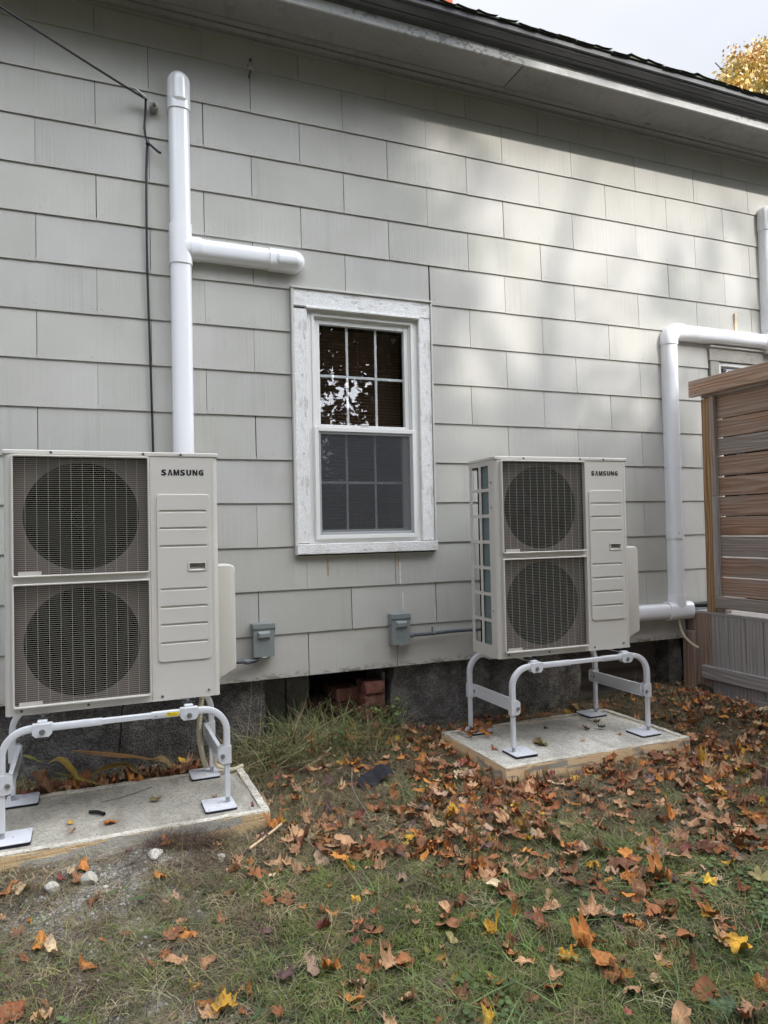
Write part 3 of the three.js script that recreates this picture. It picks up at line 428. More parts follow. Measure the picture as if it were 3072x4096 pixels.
// ------------------------------------------------------------------ line-set covers (white plastic ducts on the wall)
const duct = (w, h, k = 1, lift = 0.012) => { const o = [[-w / 2 * k, lift], [-w / 2 * k, lift + h * 0.42]]; for (let i = 1; i < 12; i++) { const a = Math.PI - i / 12 * Math.PI; o.push([w / 2 * k * Math.sign(Math.cos(a)) * Math.pow(Math.abs(Math.cos(a)), 0.8), lift + h * 0.42 + (h * 0.58 + (k - 1) * w * 0.5) * Math.pow(Math.sin(a), 0.85)]); } o.push([w / 2 * k, lift + h * 0.42], [w / 2 * k, lift]); return o; };
const DW = 0.122, DH = 0.085, D = duct(DW, DH), DS = duct(DW, DH, 1.09);
const straight = (x0, y0, x1, y1, sec) => sweep([[x0, y0, 0], [x1, y1, 0]], sec, [0, 0, 1]);
function dome(cx, cy, ang, sec) {          // half-round closed end, pointing along ang
  const half = sec.filter(([n]) => n >= -1e-6).map(([n, b]) => [Math.max(n, 0), b]); half.unshift([0, sec.reduce((m, s) => Math.max(m, s[1]), 0)]); const N = 14, L = [];
  const P = (i, j) => { const a = -Math.PI / 2 + i / N * Math.PI, [r, b] = half[j], f = r * Math.cos(a), n = r * Math.sin(a); return [cx + f * Math.cos(ang) - n * Math.sin(ang), cy + f * Math.sin(ang) + n * Math.cos(ang), b]; };
  for (let i = 0; i < N; i++) for (let j = 0; j + 1 < half.length; j++) L.push([P(i, j), P(i, j + 1), P(i + 1, j + 1), P(i + 1, j)]);
  return creased(mergeVertices(quads(L).deleteAttribute('uv').deleteAttribute('normal'), 1e-5), 0.8);
}
const ductScrew = (x, y, z) => cyl(0.005, 0.004, 'z', 8).translate(x, y, z);
function endCap(parent, x, y, ang, len) {   // sleeve, raised hood, round end; x, y is where it starts
  const c = Math.cos(ang), s = Math.sin(ang), S = duct(DW, DH, 1.1), Hd = duct(DW * 0.86, DH * 1.16, 1, 0.014);
  const at = (d) => [x + c * d, y + s * d], [x1, y1] = at(len - DW * 0.55), [x2, y2] = at(0.055), [x3, y3] = at(len - DW * 0.52), [xm, ym] = at(0.028);
  const ramp = (() => { const g = sweep([[xm, ym, -0.014], [x2, y2, 0]], Hd, [0, 0, 1], false); return g; })();
  part('end_cap', merge([straight(x, y, x1, y1, S), dome(x1, y1, ang, S), ramp, straight(x2, y2, x3, y3, Hd), dome(x3, y3, ang, Hd)]), M.pvc, parent);
  for (const [d, n] of [[0.05, 0.055], [0.05, -0.055], [len - 0.075, 0.057], [len - 0.075, -0.057]]) { const [px, py] = at(d); part('screw', ductScrew(px - s * n, py + c * n, 0.072), M.zinc, parent); }
}
{
  const p = thing('line_set_cover', [0.781, 1.0, 0], 'tall white plastic duct rising from the left heat pump with a right-hand branch', 'pipe cover');
  const x = 0, y = (v) => v - 1.0;
  part('duct_length', straight(x, y(1.0), x, y(2.54), D), M.pvc, p); part('duct_length', straight(x, y(2.72), x, y(3.48), D), M.pvc, p);
  part('branch_tee', merge([straight(x, y(2.512), x, y(2.752), DS), straight(x + 0.02, y(2.62), x + 0.118, y(2.62), DS), straight(x + 0.055, y(2.618), x + 0.075, y(2.618), duct(DW, DH, 1.13))]), M.pvc, p);
  for (const [sx, sy] of [[-0.058, 2.71], [-0.058, 2.56], [0.055, 2.70], [0.055, 2.545]]) part('screw', ductScrew(x + sx, y(sy), 0.07), M.zinc, p);
  part('duct_length', straight(x + 0.1, y(2.62), x + 0.56, y(2.615), D), M.pvc, p);
  endCap(p, x, y(3.44), Math.PI / 2, 0.235); endCap(p, x + 0.53, y(2.616), -0.01, 0.232);
}
{
  const p = thing('line_set_cover', [4.545, 0.15, 0], 'white plastic duct run beside the fence with elbow at its top', 'pipe cover'), q = (x, y) => [x - 4.545, y - 0.15];
  const S = (x0, y0, x1, y1, sec = D) => straight(...q(x0, y0), ...q(x1, y1), sec);
  part('duct_length', S(4.546, 0.33, 4.546, 0.82), M.pvc, p); part('duct_length', S(4.546, 0.85, 4.541, 2.37), M.pvc, p);
  part('coupling', S(4.546, 0.79, 4.546, 0.876, duct(DW, DH, 1.07)), M.pvc, p); part('screw', ductScrew(...q(4.53, 0.833), 0.102), M.zinc, p);
  const e = [...arc(...q(4.622, 2.362), 0.08, Math.PI, Math.PI / 2, 10, 0)]; e.unshift([...q(4.542, 2.33), 0]); e.push([...q(4.67, 2.442), 0]);
  part('elbow', sweep(e, DS, [0, 0, 1]), M.pvc, p); part('screw', ductScrew(...q(4.55, 2.41), 0.095), M.zinc, p);
  part('duct_length', S(4.65, 2.442, 5.62, 2.44), M.pvc, p);
  part('branch_tee', merge([S(5.575, 2.44, 5.7, 2.44, DS), S(5.67, 2.34, 5.67, 2.56, DS)]), M.pvc, p);
  part('duct_length', S(5.66, 2.54, 5.66, 3.42), M.pvc, p); endCap(p, ...q(5.66, 3.4), Math.PI / 2, 0.215);
  part('duct_length', S(3.4, 0.226, 4.46, 0.222), M.pvc, p);
  part('branch_tee', merge([S(4.435, 0.222, 4.668, 0.222, duct(DW * 1.05, DH, 1.12)), S(4.546, 0.23, 4.546, 0.345, DS)]), M.pvc, p); part('screw', ductScrew(...q(4.5, 0.29), 0.085), M.zinc, p);
}

// ------------------------------------------------------------------ heat-pump outdoor units
const font = await new FontLoader().loadAsync('fonts/droid/droid_sans_bold.typeface.json');
function brandLetters(w, h) {     // the maker's wordmark; its A has no bar
  const L = [], cell = w / 7, lw = cell * 0.84;
  'SAMSUNG'.split('').forEach((ch, i) => {
    let g;
    if (ch === 'A') { const s = new THREE.Shape(); s.moveTo(0, 0); s.lineTo(0.34, 0); s.lineTo(0.5, 0.68); s.lineTo(0.66, 0); s.lineTo(1, 0); s.lineTo(0.66, 1); s.lineTo(0.34, 1); s.closePath(); g = new THREE.ExtrudeGeometry(s, { depth: 0.001, bevelEnabled: false }); } else g = new TextGeometry(ch, { font, size: 1, depth: 0.001, curveSegments: 5, bevelEnabled: true, bevelSize: 0.04, bevelThickness: 0.001, bevelSegments: 1 });
    g.computeBoundingBox(); const b = g.boundingBox; g.translate(-b.min.x, -b.min.y, 0); const k = ch === 'M' ? 1.12 : ch === 'U' || ch === 'N' ? 0.97 : 0.94;
    g.scale(lw * k / (b.max.x - b.min.x), h / (b.max.y - b.min.y), 0.5); g.translate(i * cell + (cell - lw * k) / 2, 0, 0); L.push(g);
  });
  return merge(L);
}
function heatPump(pos, turn, label, cov) {
  const t = thing('heat_pump', pos, label, 'heat pump', 'outdoor heat pump units'); t.rotation.y = turn;
  const W = 0.955, H = 1.205, Dp = 0.33, hx = W / 2, zf = Dp / 2, r = 0.022, sp = 0.153;      // sp: where front and service panel meet
  const gy = [[0.034, 0.593], [0.622, 1.181]], gx0 = -hx + 0.0325, gx1 = sp - 0.002;
  // front sheet with two fan openings
  const s = new THREE.Shape(); s.moveTo(-hx + r, 0); s.lineTo(sp - 0.001, 0); s.lineTo(sp - 0.001, H - 0.02); s.lineTo(-hx + r, H - 0.02); s.closePath();
  for (const [y0, y1] of gy) { const q = new THREE.Path(); roundRect(gx0 + 0.008, gx1 - 0.009, y0 + 0.009, y1 - 0.009, 0.01, q); s.holes.push(q); }
  const front = extr(s, 0.0025); front.translate(0, 0, zf - 0.0025);
  const corner = (cx, a0, a1) => { const L = [], N = 6; for (let i = 0; i < N; i++) { const f = (k) => { const a = lerp(a0, a1, k / N); return [cx + r * Math.cos(a), zf - r + r * Math.sin(a)]; }, [xa, za] = f(i), [xb, zb] = f(i + 1); L.push([[xa, 0, za], [xa, H - 0.02, za], [xb, H - 0.02, zb], [xb, 0, zb]]); } return creased(mergeVertices(quads(L).deleteAttribute('uv').deleteAttribute('normal'), 1e-6), 1); };
  const crease = (x) => bev(x - 0.0012, x + 0.0012, 0.03, H - 0.04, zf - 0.001, zf + 0.0012, 0.001, 1);
  part('front_panel', boxUV(merge([front, corner(-hx + r, Math.PI, Math.PI / 2), crease(-hx + r + 0.002)]), 0), M.body, t);
  // service panel with pressed grooves and a hand recess
  const sv = new THREE.Shape(); sv.moveTo(sp + 0.001, 0); sv.lineTo(hx - r, 0); sv.lineTo(hx - r, H - 0.02); sv.lineTo(sp + 0.001, H - 0.02); sv.closePath();
  const hp = [0.334, 0.412, 0.626, 0.66]; sv.holes.push(roundRect(...hp, 0.003, new THREE.Path()));
  const svg = extr(sv, 0.0025); svg.translate(0, 0, zf - 0.0025);
  part('service_panel', boxUV(merge([svg, corner(hx - r, Math.PI / 2, 0), crease(hx - r - 0.003), slab(hx - 0.002, hx, 0, H - 0.02, -zf, zf - r)]), 0), M.body, t);
  const pl = roundRect(0.183, 0.437, 0.185, 1.0, 0.02);
  for (const y of [0.276, 0.364, 0.45, 0.536, 0.746, 0.833, 0.917]) pl.holes.push(roundRect(0.198, 0.418, y - 0.0045, y + 0.0045, 0.0042, new THREE.Path()));
  pl.holes.push(roundRect(0.327, 0.419, 0.62, 0.666, 0.004, new THREE.Path()));
  part('pressed_plate', boxUV(extr(pl, 0.0068, 0.0032, 3).translate(0, 0, zf - 0.0008), 0), M.body, t);
  const hr = roundRect(0.3275, 0.4185, 0.6205, 0.6655, 0.005); hr.holes.push(roundRect(hp[0] + 0.0015, hp[1] - 0.0015, hp[2] + 0.0015, hp[3] - 0.0015, 0.003, new THREE.Path()));
  const hd = sub('hand_grip', t); part('rim', extr(hr, 0.0095, 0.002, 2).translate(0, 0, zf), M.body, hd);
  part('pocket', quads([[[hp[0], hp[2], zf], [hp[1], hp[2], zf], [hp[1], hp[3], zf - 0.035], [hp[0], hp[3], zf - 0.035]], [[hp[0], hp[3], zf - 0.035], [hp[1], hp[3], zf - 0.035], [hp[1], hp[3], zf], [hp[0], hp[3], zf]], [[hp[0], hp[2], zf], [hp[0], hp[3], zf - 0.035], [hp[0], hp[3], zf], [hp[0], hp[2], zf]], [[hp[1], hp[2], zf], [hp[1], hp[3], zf], [hp[1], hp[3], zf - 0.035], [hp[1], hp[2], zf]]]), M.body, hd);
  part('logo', brandLetters(0.208, 0.0295).translate(0.205, 1.0925, zf + 0.0004), M.logo, t);
  // sides, back, lid, base
  const sd = new THREE.Shape(); sd.moveTo(-zf, 0); sd.lineTo(zf - r, 0); sd.lineTo(zf - r, H - 0.02); sd.lineTo(-zf, H - 0.02); sd.closePath();
  for (let i = 0; i < 7; i++) for (const [a, b] of [[-zf + 0.038, -zf + 0.126], [-zf + 0.156, -zf + 0.25]]) sd.holes.push(roundRect(a, b, 0.072 + i * 0.1575, 0.072 + i * 0.1575 + 0.138, 0.008, new THREE.Path()));
  part('side_panel', boxUV(extr(sd, 0.002).rotateY(-Math.PI / 2).translate(-hx + 0.002, 0, 0), 1), M.body, t);
  part('back_guard', merge([slab(-hx, -hx + 0.02, 0, H - 0.02, -zf, -zf + 0.003), slab(hx - 0.3, hx, 0, H - 0.02, -zf, -zf + 0.003), slab(-hx, hx, H - 0.06, H - 0.02, -zf, -zf + 0.003), slab(-hx, hx, 0, 0.05, -zf, -zf + 0.003)]), M.body, t);
  part('coil', boxUV(merge([slab(-hx + 0.012, -hx + 0.03, 0.03, H - 0.04, -zf + 0.14, zf - 0.06), slab(-hx + 0.05, hx - 0.32, 0.03, H - 0.04, -zf + 0.022, -zf + 0.045)]), 0), M.coil, t);
  part('coil_tube_sheet', slab(-hx + 0.05, -hx + 0.052, 0.03, H - 0.04, -zf + 0.05, -zf + 0.125), M.inner, t);
  part('coil_seams', merge([...Array(13)].map((_, i) => bev(-hx + 0.011, -hx + 0.0125, 0.1 + i * 0.084, 0.1015 + i * 0.084, -zf + 0.14, zf - 0.07, 0.0004))), M.inner, t);
  part('base_pan', bev(-hx + 0.003, hx - 0.003, 0.0, 0.012, -zf + 0.003, zf - 0.004, 0.002), M.body, t);
  part('lid', boxUV(new RoundedBoxGeometry(W + 0.008, 0.0225, Dp + 0.008, 3, 0.006).translate(0, H - 0.0105, 0), 0), M.body, t);
  part('inner_box', merge([slab(-hx + 0.032, sp + 0.05, 0.02, H - 0.03, -zf + 0.05, -zf + 0.054), slab(sp + 0.02, sp + 0.024, 0.02, H - 0.03, -zf + 0.05, zf - 0.01), slab(-hx + 0.032, sp, H - 0.034, H - 0.03, -zf + 0.05, zf - 0.01), slab(-hx + 0.032, sp, 0.014, 0.018, -zf + 0.05, zf - 0.01), slab(-hx + 0.0315, -hx + 0.0345, 0.02, H - 0.03, -zf + 0.05, zf - 0.012)]), M.black, t);
  // fan openings: orifice plate, bell mouth, fan, grille
  const fx = (gx0 + gx1) / 2 - 0.002;
  gy.forEach(([y0, y1], gi) => {
    const fy = (y0 + y1) / 2 - 0.003, RAD = 0.253;
    const o = new THREE.Shape(); o.moveTo(gx0 + 0.003, y0 + 0.003); o.lineTo(gx1 - 0.003, y0 + 0.003); o.lineTo(gx1 - 0.003, y1 - 0.003); o.lineTo(gx0 + 0.003, y1 - 0.003); o.closePath(); const hole = new THREE.Path(); hole.absarc(fx, fy, RAD, 0, Math.PI * 2, true); o.holes.push(hole);
    const og = new THREE.ExtrudeGeometry(o, { depth: 0.002, bevelEnabled: false, curveSegments: 40 }).translate(0, 0, zf - 0.03);
    part('orifice_plate', og, M.orifice, t);
    part('bell_mouth', new THREE.LatheGeometry([[0.253, 0], [0.247, -0.006], [0.244, -0.02], [0.244, -0.06]].map(([a, b]) => new THREE.Vector2(a, b)), 48).rotateX(Math.PI / 2).translate(fx, fy, zf - 0.029), M.black, t);
    const fan = sub('fan', t, [fx, fy, zf - 0.085]); fan.rotation.z = gi * 0.7 + turn * 9;
    part('hub', merge([cyl(0.055, 0.05, 'z', 24, 0.048), cyl(0.012, 0.062, 'z', 6)]), M.fan, fan);
    for (let b = 0; b < 3; b++) { const g = new THREE.PlaneGeometry(1, 1, 10, 8), p = g.attributes.position; for (let i = 0; i < p.count; i++) { const u = p.getX(i) + 0.5, v = p.getY(i) + 0.5, rad = lerp(0.05, 0.236, v), a = b * 2.0944 + (u - 0.5) * lerp(1.0, 1.55, v) + 0.35 * v; p.setXYZ(i, rad * Math.cos(a), rad * Math.sin(a), (u - 0.5) * 0.06 - 0.01 * v); } g.computeVertexNormals(); part('blade', g, M.fan, fan); }
    const gr = sub('grille', t);
    const ring = roundRect(gx0, gx1, y0, y1, 0.012); ring.holes.push(roundRect(gx0 + 0.0085, gx1 - 0.0085, y0 + 0.0085, y1 - 0.0085, 0.005, new THREE.Path()));
    part('grille_frame', boxUV(extr(ring, 0.024, 0.003, 2).translate(0, 0, zf + 0.0005), 0), M.body, gr);
    const L = [], n = 58; for (let i = 1; i < n; i++) { const y = lerp(y0 + 0.0085, y1 - 0.0085, i / n); if (i === 0) continue; L.push(slab(gx0 + 0.008, gx1 - 0.008, y - 0.0004, y + 0.0004, zf + 0.0145, zf + 0.0153)); }
    for (let i = 1; i < 12; i++) { const x = lerp(gx0 + 0.0085, gx1 - 0.0085, i / 12); L.push(slab(x - 0.0004, x + 0.0004, y0 + 0.008, y1 - 0.008, zf + 0.0131, zf + 0.0143)); }
    const wires = part('grille_wires', merge(L), M.wire, gr); wires.userData.kind = 'stuff';
    part('grille_tab', bev(gx0 + 0.026, gx0 + 0.122, y0 + 0.0085, y0 + 0.027, zf + 0.009, zf + 0.0105, 0.0005), M.body, gr);
  });
  for (const [x, y, z] of [[-0.28, H - 0.011, zf + 0.0045], [0.125, H - 0.011, zf + 0.0045], [0.3, H - 0.011, zf + 0.0045], [-0.41, 0.02, zf], [-0.13, 0.018, zf], [0.2, 0.02, zf]]) part('screw', merge([cyl(0.0045, 0.004, 'z', 8), cyl(0.0065, 0.0012, 'z', 12)]).translate(x, y, z + 0.001), M.screw, t);
  part('screw', cyl(0.0045, 0.004, 'z', 8).translate(0.42, 0.03, zf + 0.001), M.screw, t); part('dimple', new THREE.TorusGeometry(0.0105, 0.0022, 8, 20).translate(0.42, 0.03, zf), M.body, t);
  for (const [y, z] of [[1.05, 0.115], [0.9, 0.115], [0.28, 0.115]]) { part('dimple', new THREE.TorusGeometry(0.011, 0.0024, 8, 20).rotateY(Math.PI / 2).translate(-hx, y, z), M.body, t); part('screw', cyl(0.0045, 0.004, 'x', 8).translate(-hx - 0.001, y, z), M.screw, t); }
  // moulded cover over the service valves
  const c = new THREE.Shape(), pr = cov.p; c.moveTo(0, 0.008); c.lineTo(pr * 0.96, 0.075); c.quadraticCurveTo(pr, 0.08, pr, 0.1); c.lineTo(pr, 0.605); c.quadraticCurveTo(pr, 0.636, pr - 0.035, 0.637); c.lineTo(0, 0.638); c.closePath();
  part('valve_cover', boxUV(creased(new THREE.ExtrudeGeometry(c, { depth: 0.14, bevelEnabled: true, bevelThickness: 0.012, bevelSize: 0.01, bevelOffset: -0.01, bevelSegments: 4, curveSegments: 6 }).translate(hx - 0.001, 0, cov.z - 0.152), 0.7), 1), M.cover, t);
  return t;
}
heatPump([0.379, 0.106, 0.605], 0, 'left large two-fan heat pump on tall white stand', { p: 0.127, z: -0.07 });
heatPump([2.972, 0.13, 0.585], -0.035, 'right two-fan heat pump with green coil showing in its side', { p: 0.165, z: 0.06 });

// ------------------------------------------------------------------ stands
const stickerTex = (() => { const c = document.createElement('canvas'); c.width = 256; c.height = 84; const g = c.getContext('2d'); g.fillStyle = '#f0d21c'; g.fillRect(0, 0, 256, 84); g.fillStyle = '#1b1b1b'; g.font = 'bold italic 24px sans-serif'; g.fillRect(12, 12, 70, 12); for (const [x, y, w] of [[30, 34, 180], [20, 50, 214], [30, 64, 190]]) for (let q = x; q < x + w; q += 9) g.fillRect(q, y, 6, 6); const t = new THREE.CanvasTexture(c); t.colorSpace = THREE.SRGBColorSpace; return t; })();
const numTex = (() => { const c = document.createElement('canvas'); c.width = 256; c.height = 64; const g = c.getContext('2d'); g.fillStyle = '#d5d6d8'; g.fillRect(0, 0, 256, 64); g.fillStyle = '#202020'; g.font = 'bold 58px sans-serif'; g.fillText('24264', 34, 54); const t = new THREE.CanvasTexture(c); t.colorSpace = THREE.SRGBColorSpace; return t; })();
const footTex = (() => { const c = document.createElement('canvas'); c.width = 256; c.height = 64; const g = c.getContext('2d'); g.fillStyle = '#f0f0f0'; g.fillRect(0, 0, 256, 64); g.fillStyle = '#33343a'; for (let q = 16; q < 240; q += 13) if (q % 3) g.fillRect(q, 14, 9, 14); for (let q = 90; q < 160; q += 11) g.fillRect(q, 40, 8, 9); const t = new THREE.CanvasTexture(c); t.colorSpace = THREE.SRGBColorSpace; return t; })();
function decal(name, tx, w, h, parent, pos, rx = 0) { const g = new THREE.PlaneGeometry(w, h); g.rotateX(rx); const o = part(name, g, mat({ map: tx, roughness: 0.5 }), parent); o.position.set(...pos); return o; }
function stand(o) {
  const t = thing('equipment_stand', [o.x, o.base, o.z], o.label, 'equipment stand', 'white tube stands under the heat pumps');
  const hw = o.w / 2, top = o.top - o.base, zf = o.dz / 2, B = o.bend, q = 0.0155;
  const sq = (k) => { const a = [], c = 0.005; for (let i = 0; i < 4; i++) for (let j = 0; j <= 2; j++) { const an = i * Math.PI / 2 + j * Math.PI / 4; a.push([Math.sign(Math.cos(i * Math.PI / 2 + Math.PI / 4)) * (k - c) + c * Math.cos(an), Math.sign(Math.sin(i * Math.PI / 2 + Math.PI / 4)) * (k - c) + c * Math.sin(an)]); } return a; };
  const yb = top - 0.2;          // lower end of the bent tube
  for (const z of [zf, -zf]) {
    const cy = top - q;
    for (const s of [-1, 1]) {
      const path = [[s * hw, yb - 0.05, z]], a = arc(s * (hw - B), cy - B, B, s > 0 ? 0 : Math.PI, Math.PI / 2, 12, z); path.push(...a); path.push([s * (s < 0 ? hw - 0.412 : hw - 0.35), cy, z]);
      part('bent_tube', sweep(path, sq(q), [0, 0, 1]), M.stand, t);
      part('inner_leg', bev(s * hw - 0.0125, s * hw + 0.0125, 0.04, yb, z - 0.0125, z + 0.0125, 0.003, 1), M.stand, t);
      const f = sub('foot', t, [s * hw, 0, z]);
      const fp = roundRect(-0.075, 0.075, -0.08, 0.08, 0.012); for (const [hx2, hy2] of [[-0.058, -0.062], [0.058, -0.062], [-0.058, 0.062], [0.058, 0.062], [0, 0]]) { const h = new THREE.Path(); h.absarc(hx2, hy2, 0.0048, 0, Math.PI * 2, true); fp.holes.push(h); }
      part('foot_plate', extr(fp, 0.005, 0.001).rotateX(-Math.PI / 2).translate(-s * 0.042, 0.009, 0), M.plate, f);
      part('foot_pad', extr(roundRect(-0.0755, 0.0755, -0.0805, 0.0805, 0.012), 0.0085).rotateX(-Math.PI / 2).translate(-s * 0.042, 0.0002, 0), M.rubber, f);
      part('levelling_bolt', merge([cyl(0.006, 0.04, 'y', 10).translate(0, 0.03, 0), cyl(0.0105, 0.012, 'y', 6).translate(0, 0.021, 0), cyl(0.0105, 0.008, 'y', 6).translate(0, 0.034, 0)]), M.zinc, f);
      if (o.footLabel && s > 0) decal('sticker', footTex, 0.075, 0.02, f, [-0.05, 0.0146, 0.04], -Math.PI / 2);
      // clamp that carries the side beam
      const inner = s < 0 ? 1 : -1, cl = new THREE.Shape(), y1 = yb + 0.0, y0 = yb - 0.086; const w0 = -0.018, w1 = 0.042; cl.moveTo(w0, y0); cl.lineTo(w1 - 0.014, y0); cl.lineTo(w1, y0 + 0.014); cl.lineTo(w1, y1 - 0.014); cl.lineTo(w1 - 0.014, y1); cl.lineTo(w0, y1); cl.closePath();
      const cg = sub('clamp', t, [s * hw, 0, z]); cg.scale.x = inner;
      for (const k of [-1, 1]) part('clamp_plate', extr(cl, 0.003, 0.0006).translate(0, 0, k * 0.0175 - 0.0015), M.stand, cg);
      part('clamp_plate', bev(-0.0195, -0.0168, y0, y1, -0.0165, 0.0165, 0.0006), M.stand, cg);
      part('bolt', merge([cyl(0.0115, 0.003, 'z', 18).translate(0.024, (y0 + y1) / 2 - 0.004, 0.0205), cyl(0.0085, 0.009, 'z', 6).translate(0.024, (y0 + y1) / 2 - 0.004, 0.025), cyl(0.005, 0.045, 'z', 8).translate(0.024, (y0 + y1) / 2 - 0.004, 0)]), M.zinc, cg);
    }
    part('slide_bar', bev(-hw + 0.39, hw - 0.33, cy - 0.0125, cy + 0.0125, z - 0.0125, z + 0.0125, 0.003, 0), M.stand, t);
    for (const x of o.mounts) {      // saddle brackets under the mounting rails
      const br = new THREE.Shape(), y1 = cy + q + 0.002, y0 = cy - 0.037, w0 = 0.041; br.moveTo(-w0 + 0.014, y0); br.lineTo(w0 - 0.014, y0); br.lineTo(w0, y0 + 0.014); br.lineTo(w0, y1); br.lineTo(-w0, y1); br.lineTo(-w0, y0 + 0.014); br.closePath();
      const b = sub('bracket', t, [x, 0, z]);
      for (const k of [-1, 1]) part('bracket_plate', extr(br, 0.003, 0.0006).translate(0, 0, k * 0.0175 - 0.0015), M.stand, b);
      part('bracket_plate', bev(-w0, w0, y1, y1 + 0.003, -0.019, 0.019, 0.0008), M.stand, b);
      part('bolt', merge([cyl(0.0125, 0.003, 'z', 18).translate(0, cy - 0.014, 0.0205), cyl(0.0085, 0.009, 'z', 6).translate(0, cy - 0.014, 0.0255)]), M.zinc, b);
    }
  }
  for (const s of [-1, 1]) {       // C-section beams joining front and rear legs
    const y0 = yb - 0.08, y1 = yb - 0.006, x = s * (hw - 0.024), w = 0.0026;
    part('side_beam', merge([bev(x - w / 2, x + w / 2, y0, y1, -zf + 0.016, zf - 0.016, 0.0006, 2), bev(x - (s > 0 ? 0.018 : -w / 2), x + (s > 0 ? -w / 2 : 0.018), y1 - w, y1, -zf + 0.016, zf - 0.016, 0.0006, 2), bev(x - (s > 0 ? 0.018 : -w / 2), x + (s > 0 ? -w / 2 : 0.018), y0, y0 + w, -zf + 0.016, zf - 0.016, 0.0006, 2)]), M.stand, t);
  }
  for (const x of o.mounts) {
    part('mounting_rail', bev(x - 0.02, x + 0.02, top + 0.0055, top + 0.016, -zf - 0.0, zf + 0.0, 0.002, 2), M.stand, t);
    for (const z of [zf - 0.055, -zf + 0.075]) { const m = sub('vibration_mount', t, [x, top + 0.0165, z]); const hh = o.unit - o.top - 0.0175; part('rubber_block', merge([bev(-0.036, 0.036, 0, hh * 0.45, -0.02, 0.03, 0.003), bev(-0.034, -0.026, hh * 0.45, hh, -0.02, 0.02, 0.001), bev(0.026, 0.034, hh * 0.45, hh, -0.02, 0.02, 0.001)]), M.rubber, m); part('bolt', cyl(0.009, 0.006, 'y', 6).translate(0, hh * 0.45 + 0.003, 0.006), M.zinc, m); }
  }
  if (o.sticker) { decal('sticker', stickerTex, 0.056, 0.019, t, [o.sticker, top - q, zf + q + 0.0006]); decal('number', numTex, 0.024, 0.009, t, [o.sticker - 0.075, top - q - 0.002, zf + q + 0.0004]); }
  return t;
}
stand({ x: 0.383, base: -0.42, z: 0.585, w: 0.98, dz: 0.49, top: 0.071, bend: 0.115, unit: 0.107, mounts: [-0.327, 0.312], sticker: 0.235, footLabel: true, label: 'white tube stand with yellow sticker under the left heat pump' });
stand({ x: 3.047, base: -0.42, z: 0.525, w: 1.006, dz: 0.51, top: 0.095, bend: 0.115, unit: 0.131, mounts: [-0.338, 0.337], label: 'white tube stand under the right heat pump on the leaf-ringed pad' });

// ------------------------------------------------------------------ concrete pads in timber forms
function pad(x0, x1, z0, z1, label, wood) {
  const t = thing('concrete_pad', [(x0 + x1) / 2, -0.52, (z0 + z1) / 2], label, 'concrete pad'), hx = (x1 - x0) / 2, hz = (z1 - z0) / 2, f = 0.04, top = 0.1;
  const g = new THREE.BoxGeometry(2 * (hx - f - 0.002), 0.098, 2 * (hz - f - 0.002), 70, 2, 44); g.translate(0, 0.0485, 0);
  const p = g.attributes.position; for (let i = 0; i < p.count; i++) if (p.getY(i) > 0.09) { const x = p.getX(i), z = p.getZ(i), e = Math.min(hx - f - Math.abs(x), hz - f - Math.abs(z)); p.setY(i, p.getY(i) + 0.006 * (wn(x, z, 5, 251) - 0.5) + 0.003 * (wn(x, z, 22, 253) - 0.5) - 0.007 * Math.exp(-(((e - 0.022) / 0.012) ** 2))); }
  part('slab', boxUV(creased(g, 1), 0, x0, z0), wood === M.pine2 ? M.concDark : M.conc, t);
  const board = (ax0, ax1, az0, az1, along) => { const n = along === 0 ? [60, 4, 3] : [3, 4, 40], q = new THREE.BoxGeometry(ax1 - ax0, 0.125, az1 - az0, ...n); q.translate((ax0 + ax1) / 2, 0.0375, (az0 + az1) / 2); addNoise(q, 0.005, 9, 257); part('form_board', boxUV(creased(q, 0.8), along, x0, z0 + (along === 0 ? az0 : ax0)), wood, t);
    const c = new THREE.BoxGeometry(ax1 - ax0 - 0.004, 0.007, az1 - az0 - 0.004, n[0], 1, n[2]); c.translate((ax0 + ax1) / 2, 0.1025, (az0 + az1) / 2); addNoise(c, 0.006, 14, 259); part('cement_smear', boxUV(creased(c, 1), along), M.concRim, t); };
  board(-hx, hx, hz - f, hz, 0); board(-hx, hx, -hz, -hz + f, 0); board(-hx, -hx + f, -hz + f + 0.001, hz - f - 0.001, 2); board(hx - f, hx, -hz + f + 0.001, hz - f - 0.001, 2);
  return t;
}
pad(-0.29, 1.046, 0.285, 1.0, 'grey concrete slab in cement-smeared timber form under the left heat pump', M.pine2);
{ const t = pad(2.365, 3.69, 0.2, 0.985, 'pale concrete slab in timber form ringed by leaves under right heat pump', M.pine);
  const c = document.createElement('canvas'); c.width = 64; c.height = 96; const g = c.getContext('2d'); g.fillStyle = '#c8b083'; g.fillRect(0, 0, 64, 96); g.strokeStyle = '#4a4338'; g.lineWidth = 3; g.strokeRect(4, 4, 56, 88); g.fillStyle = '#4a4338'; for (let y = 14; y < 86; y += 13) for (let x = 12; x < 52; x += 8) g.fillRect(x, y, 5, 6); const tx = new THREE.CanvasTexture(c); tx.colorSpace = THREE.SRGBColorSpace;
  decal('lumber_stamp', tx, 0.035, 0.05, t, [-0.53, 0.055, 0.3965]); decal('lumber_stamp', tx, 0.032, 0.045, t, [-0.41, 0.06, 0.3965]); }

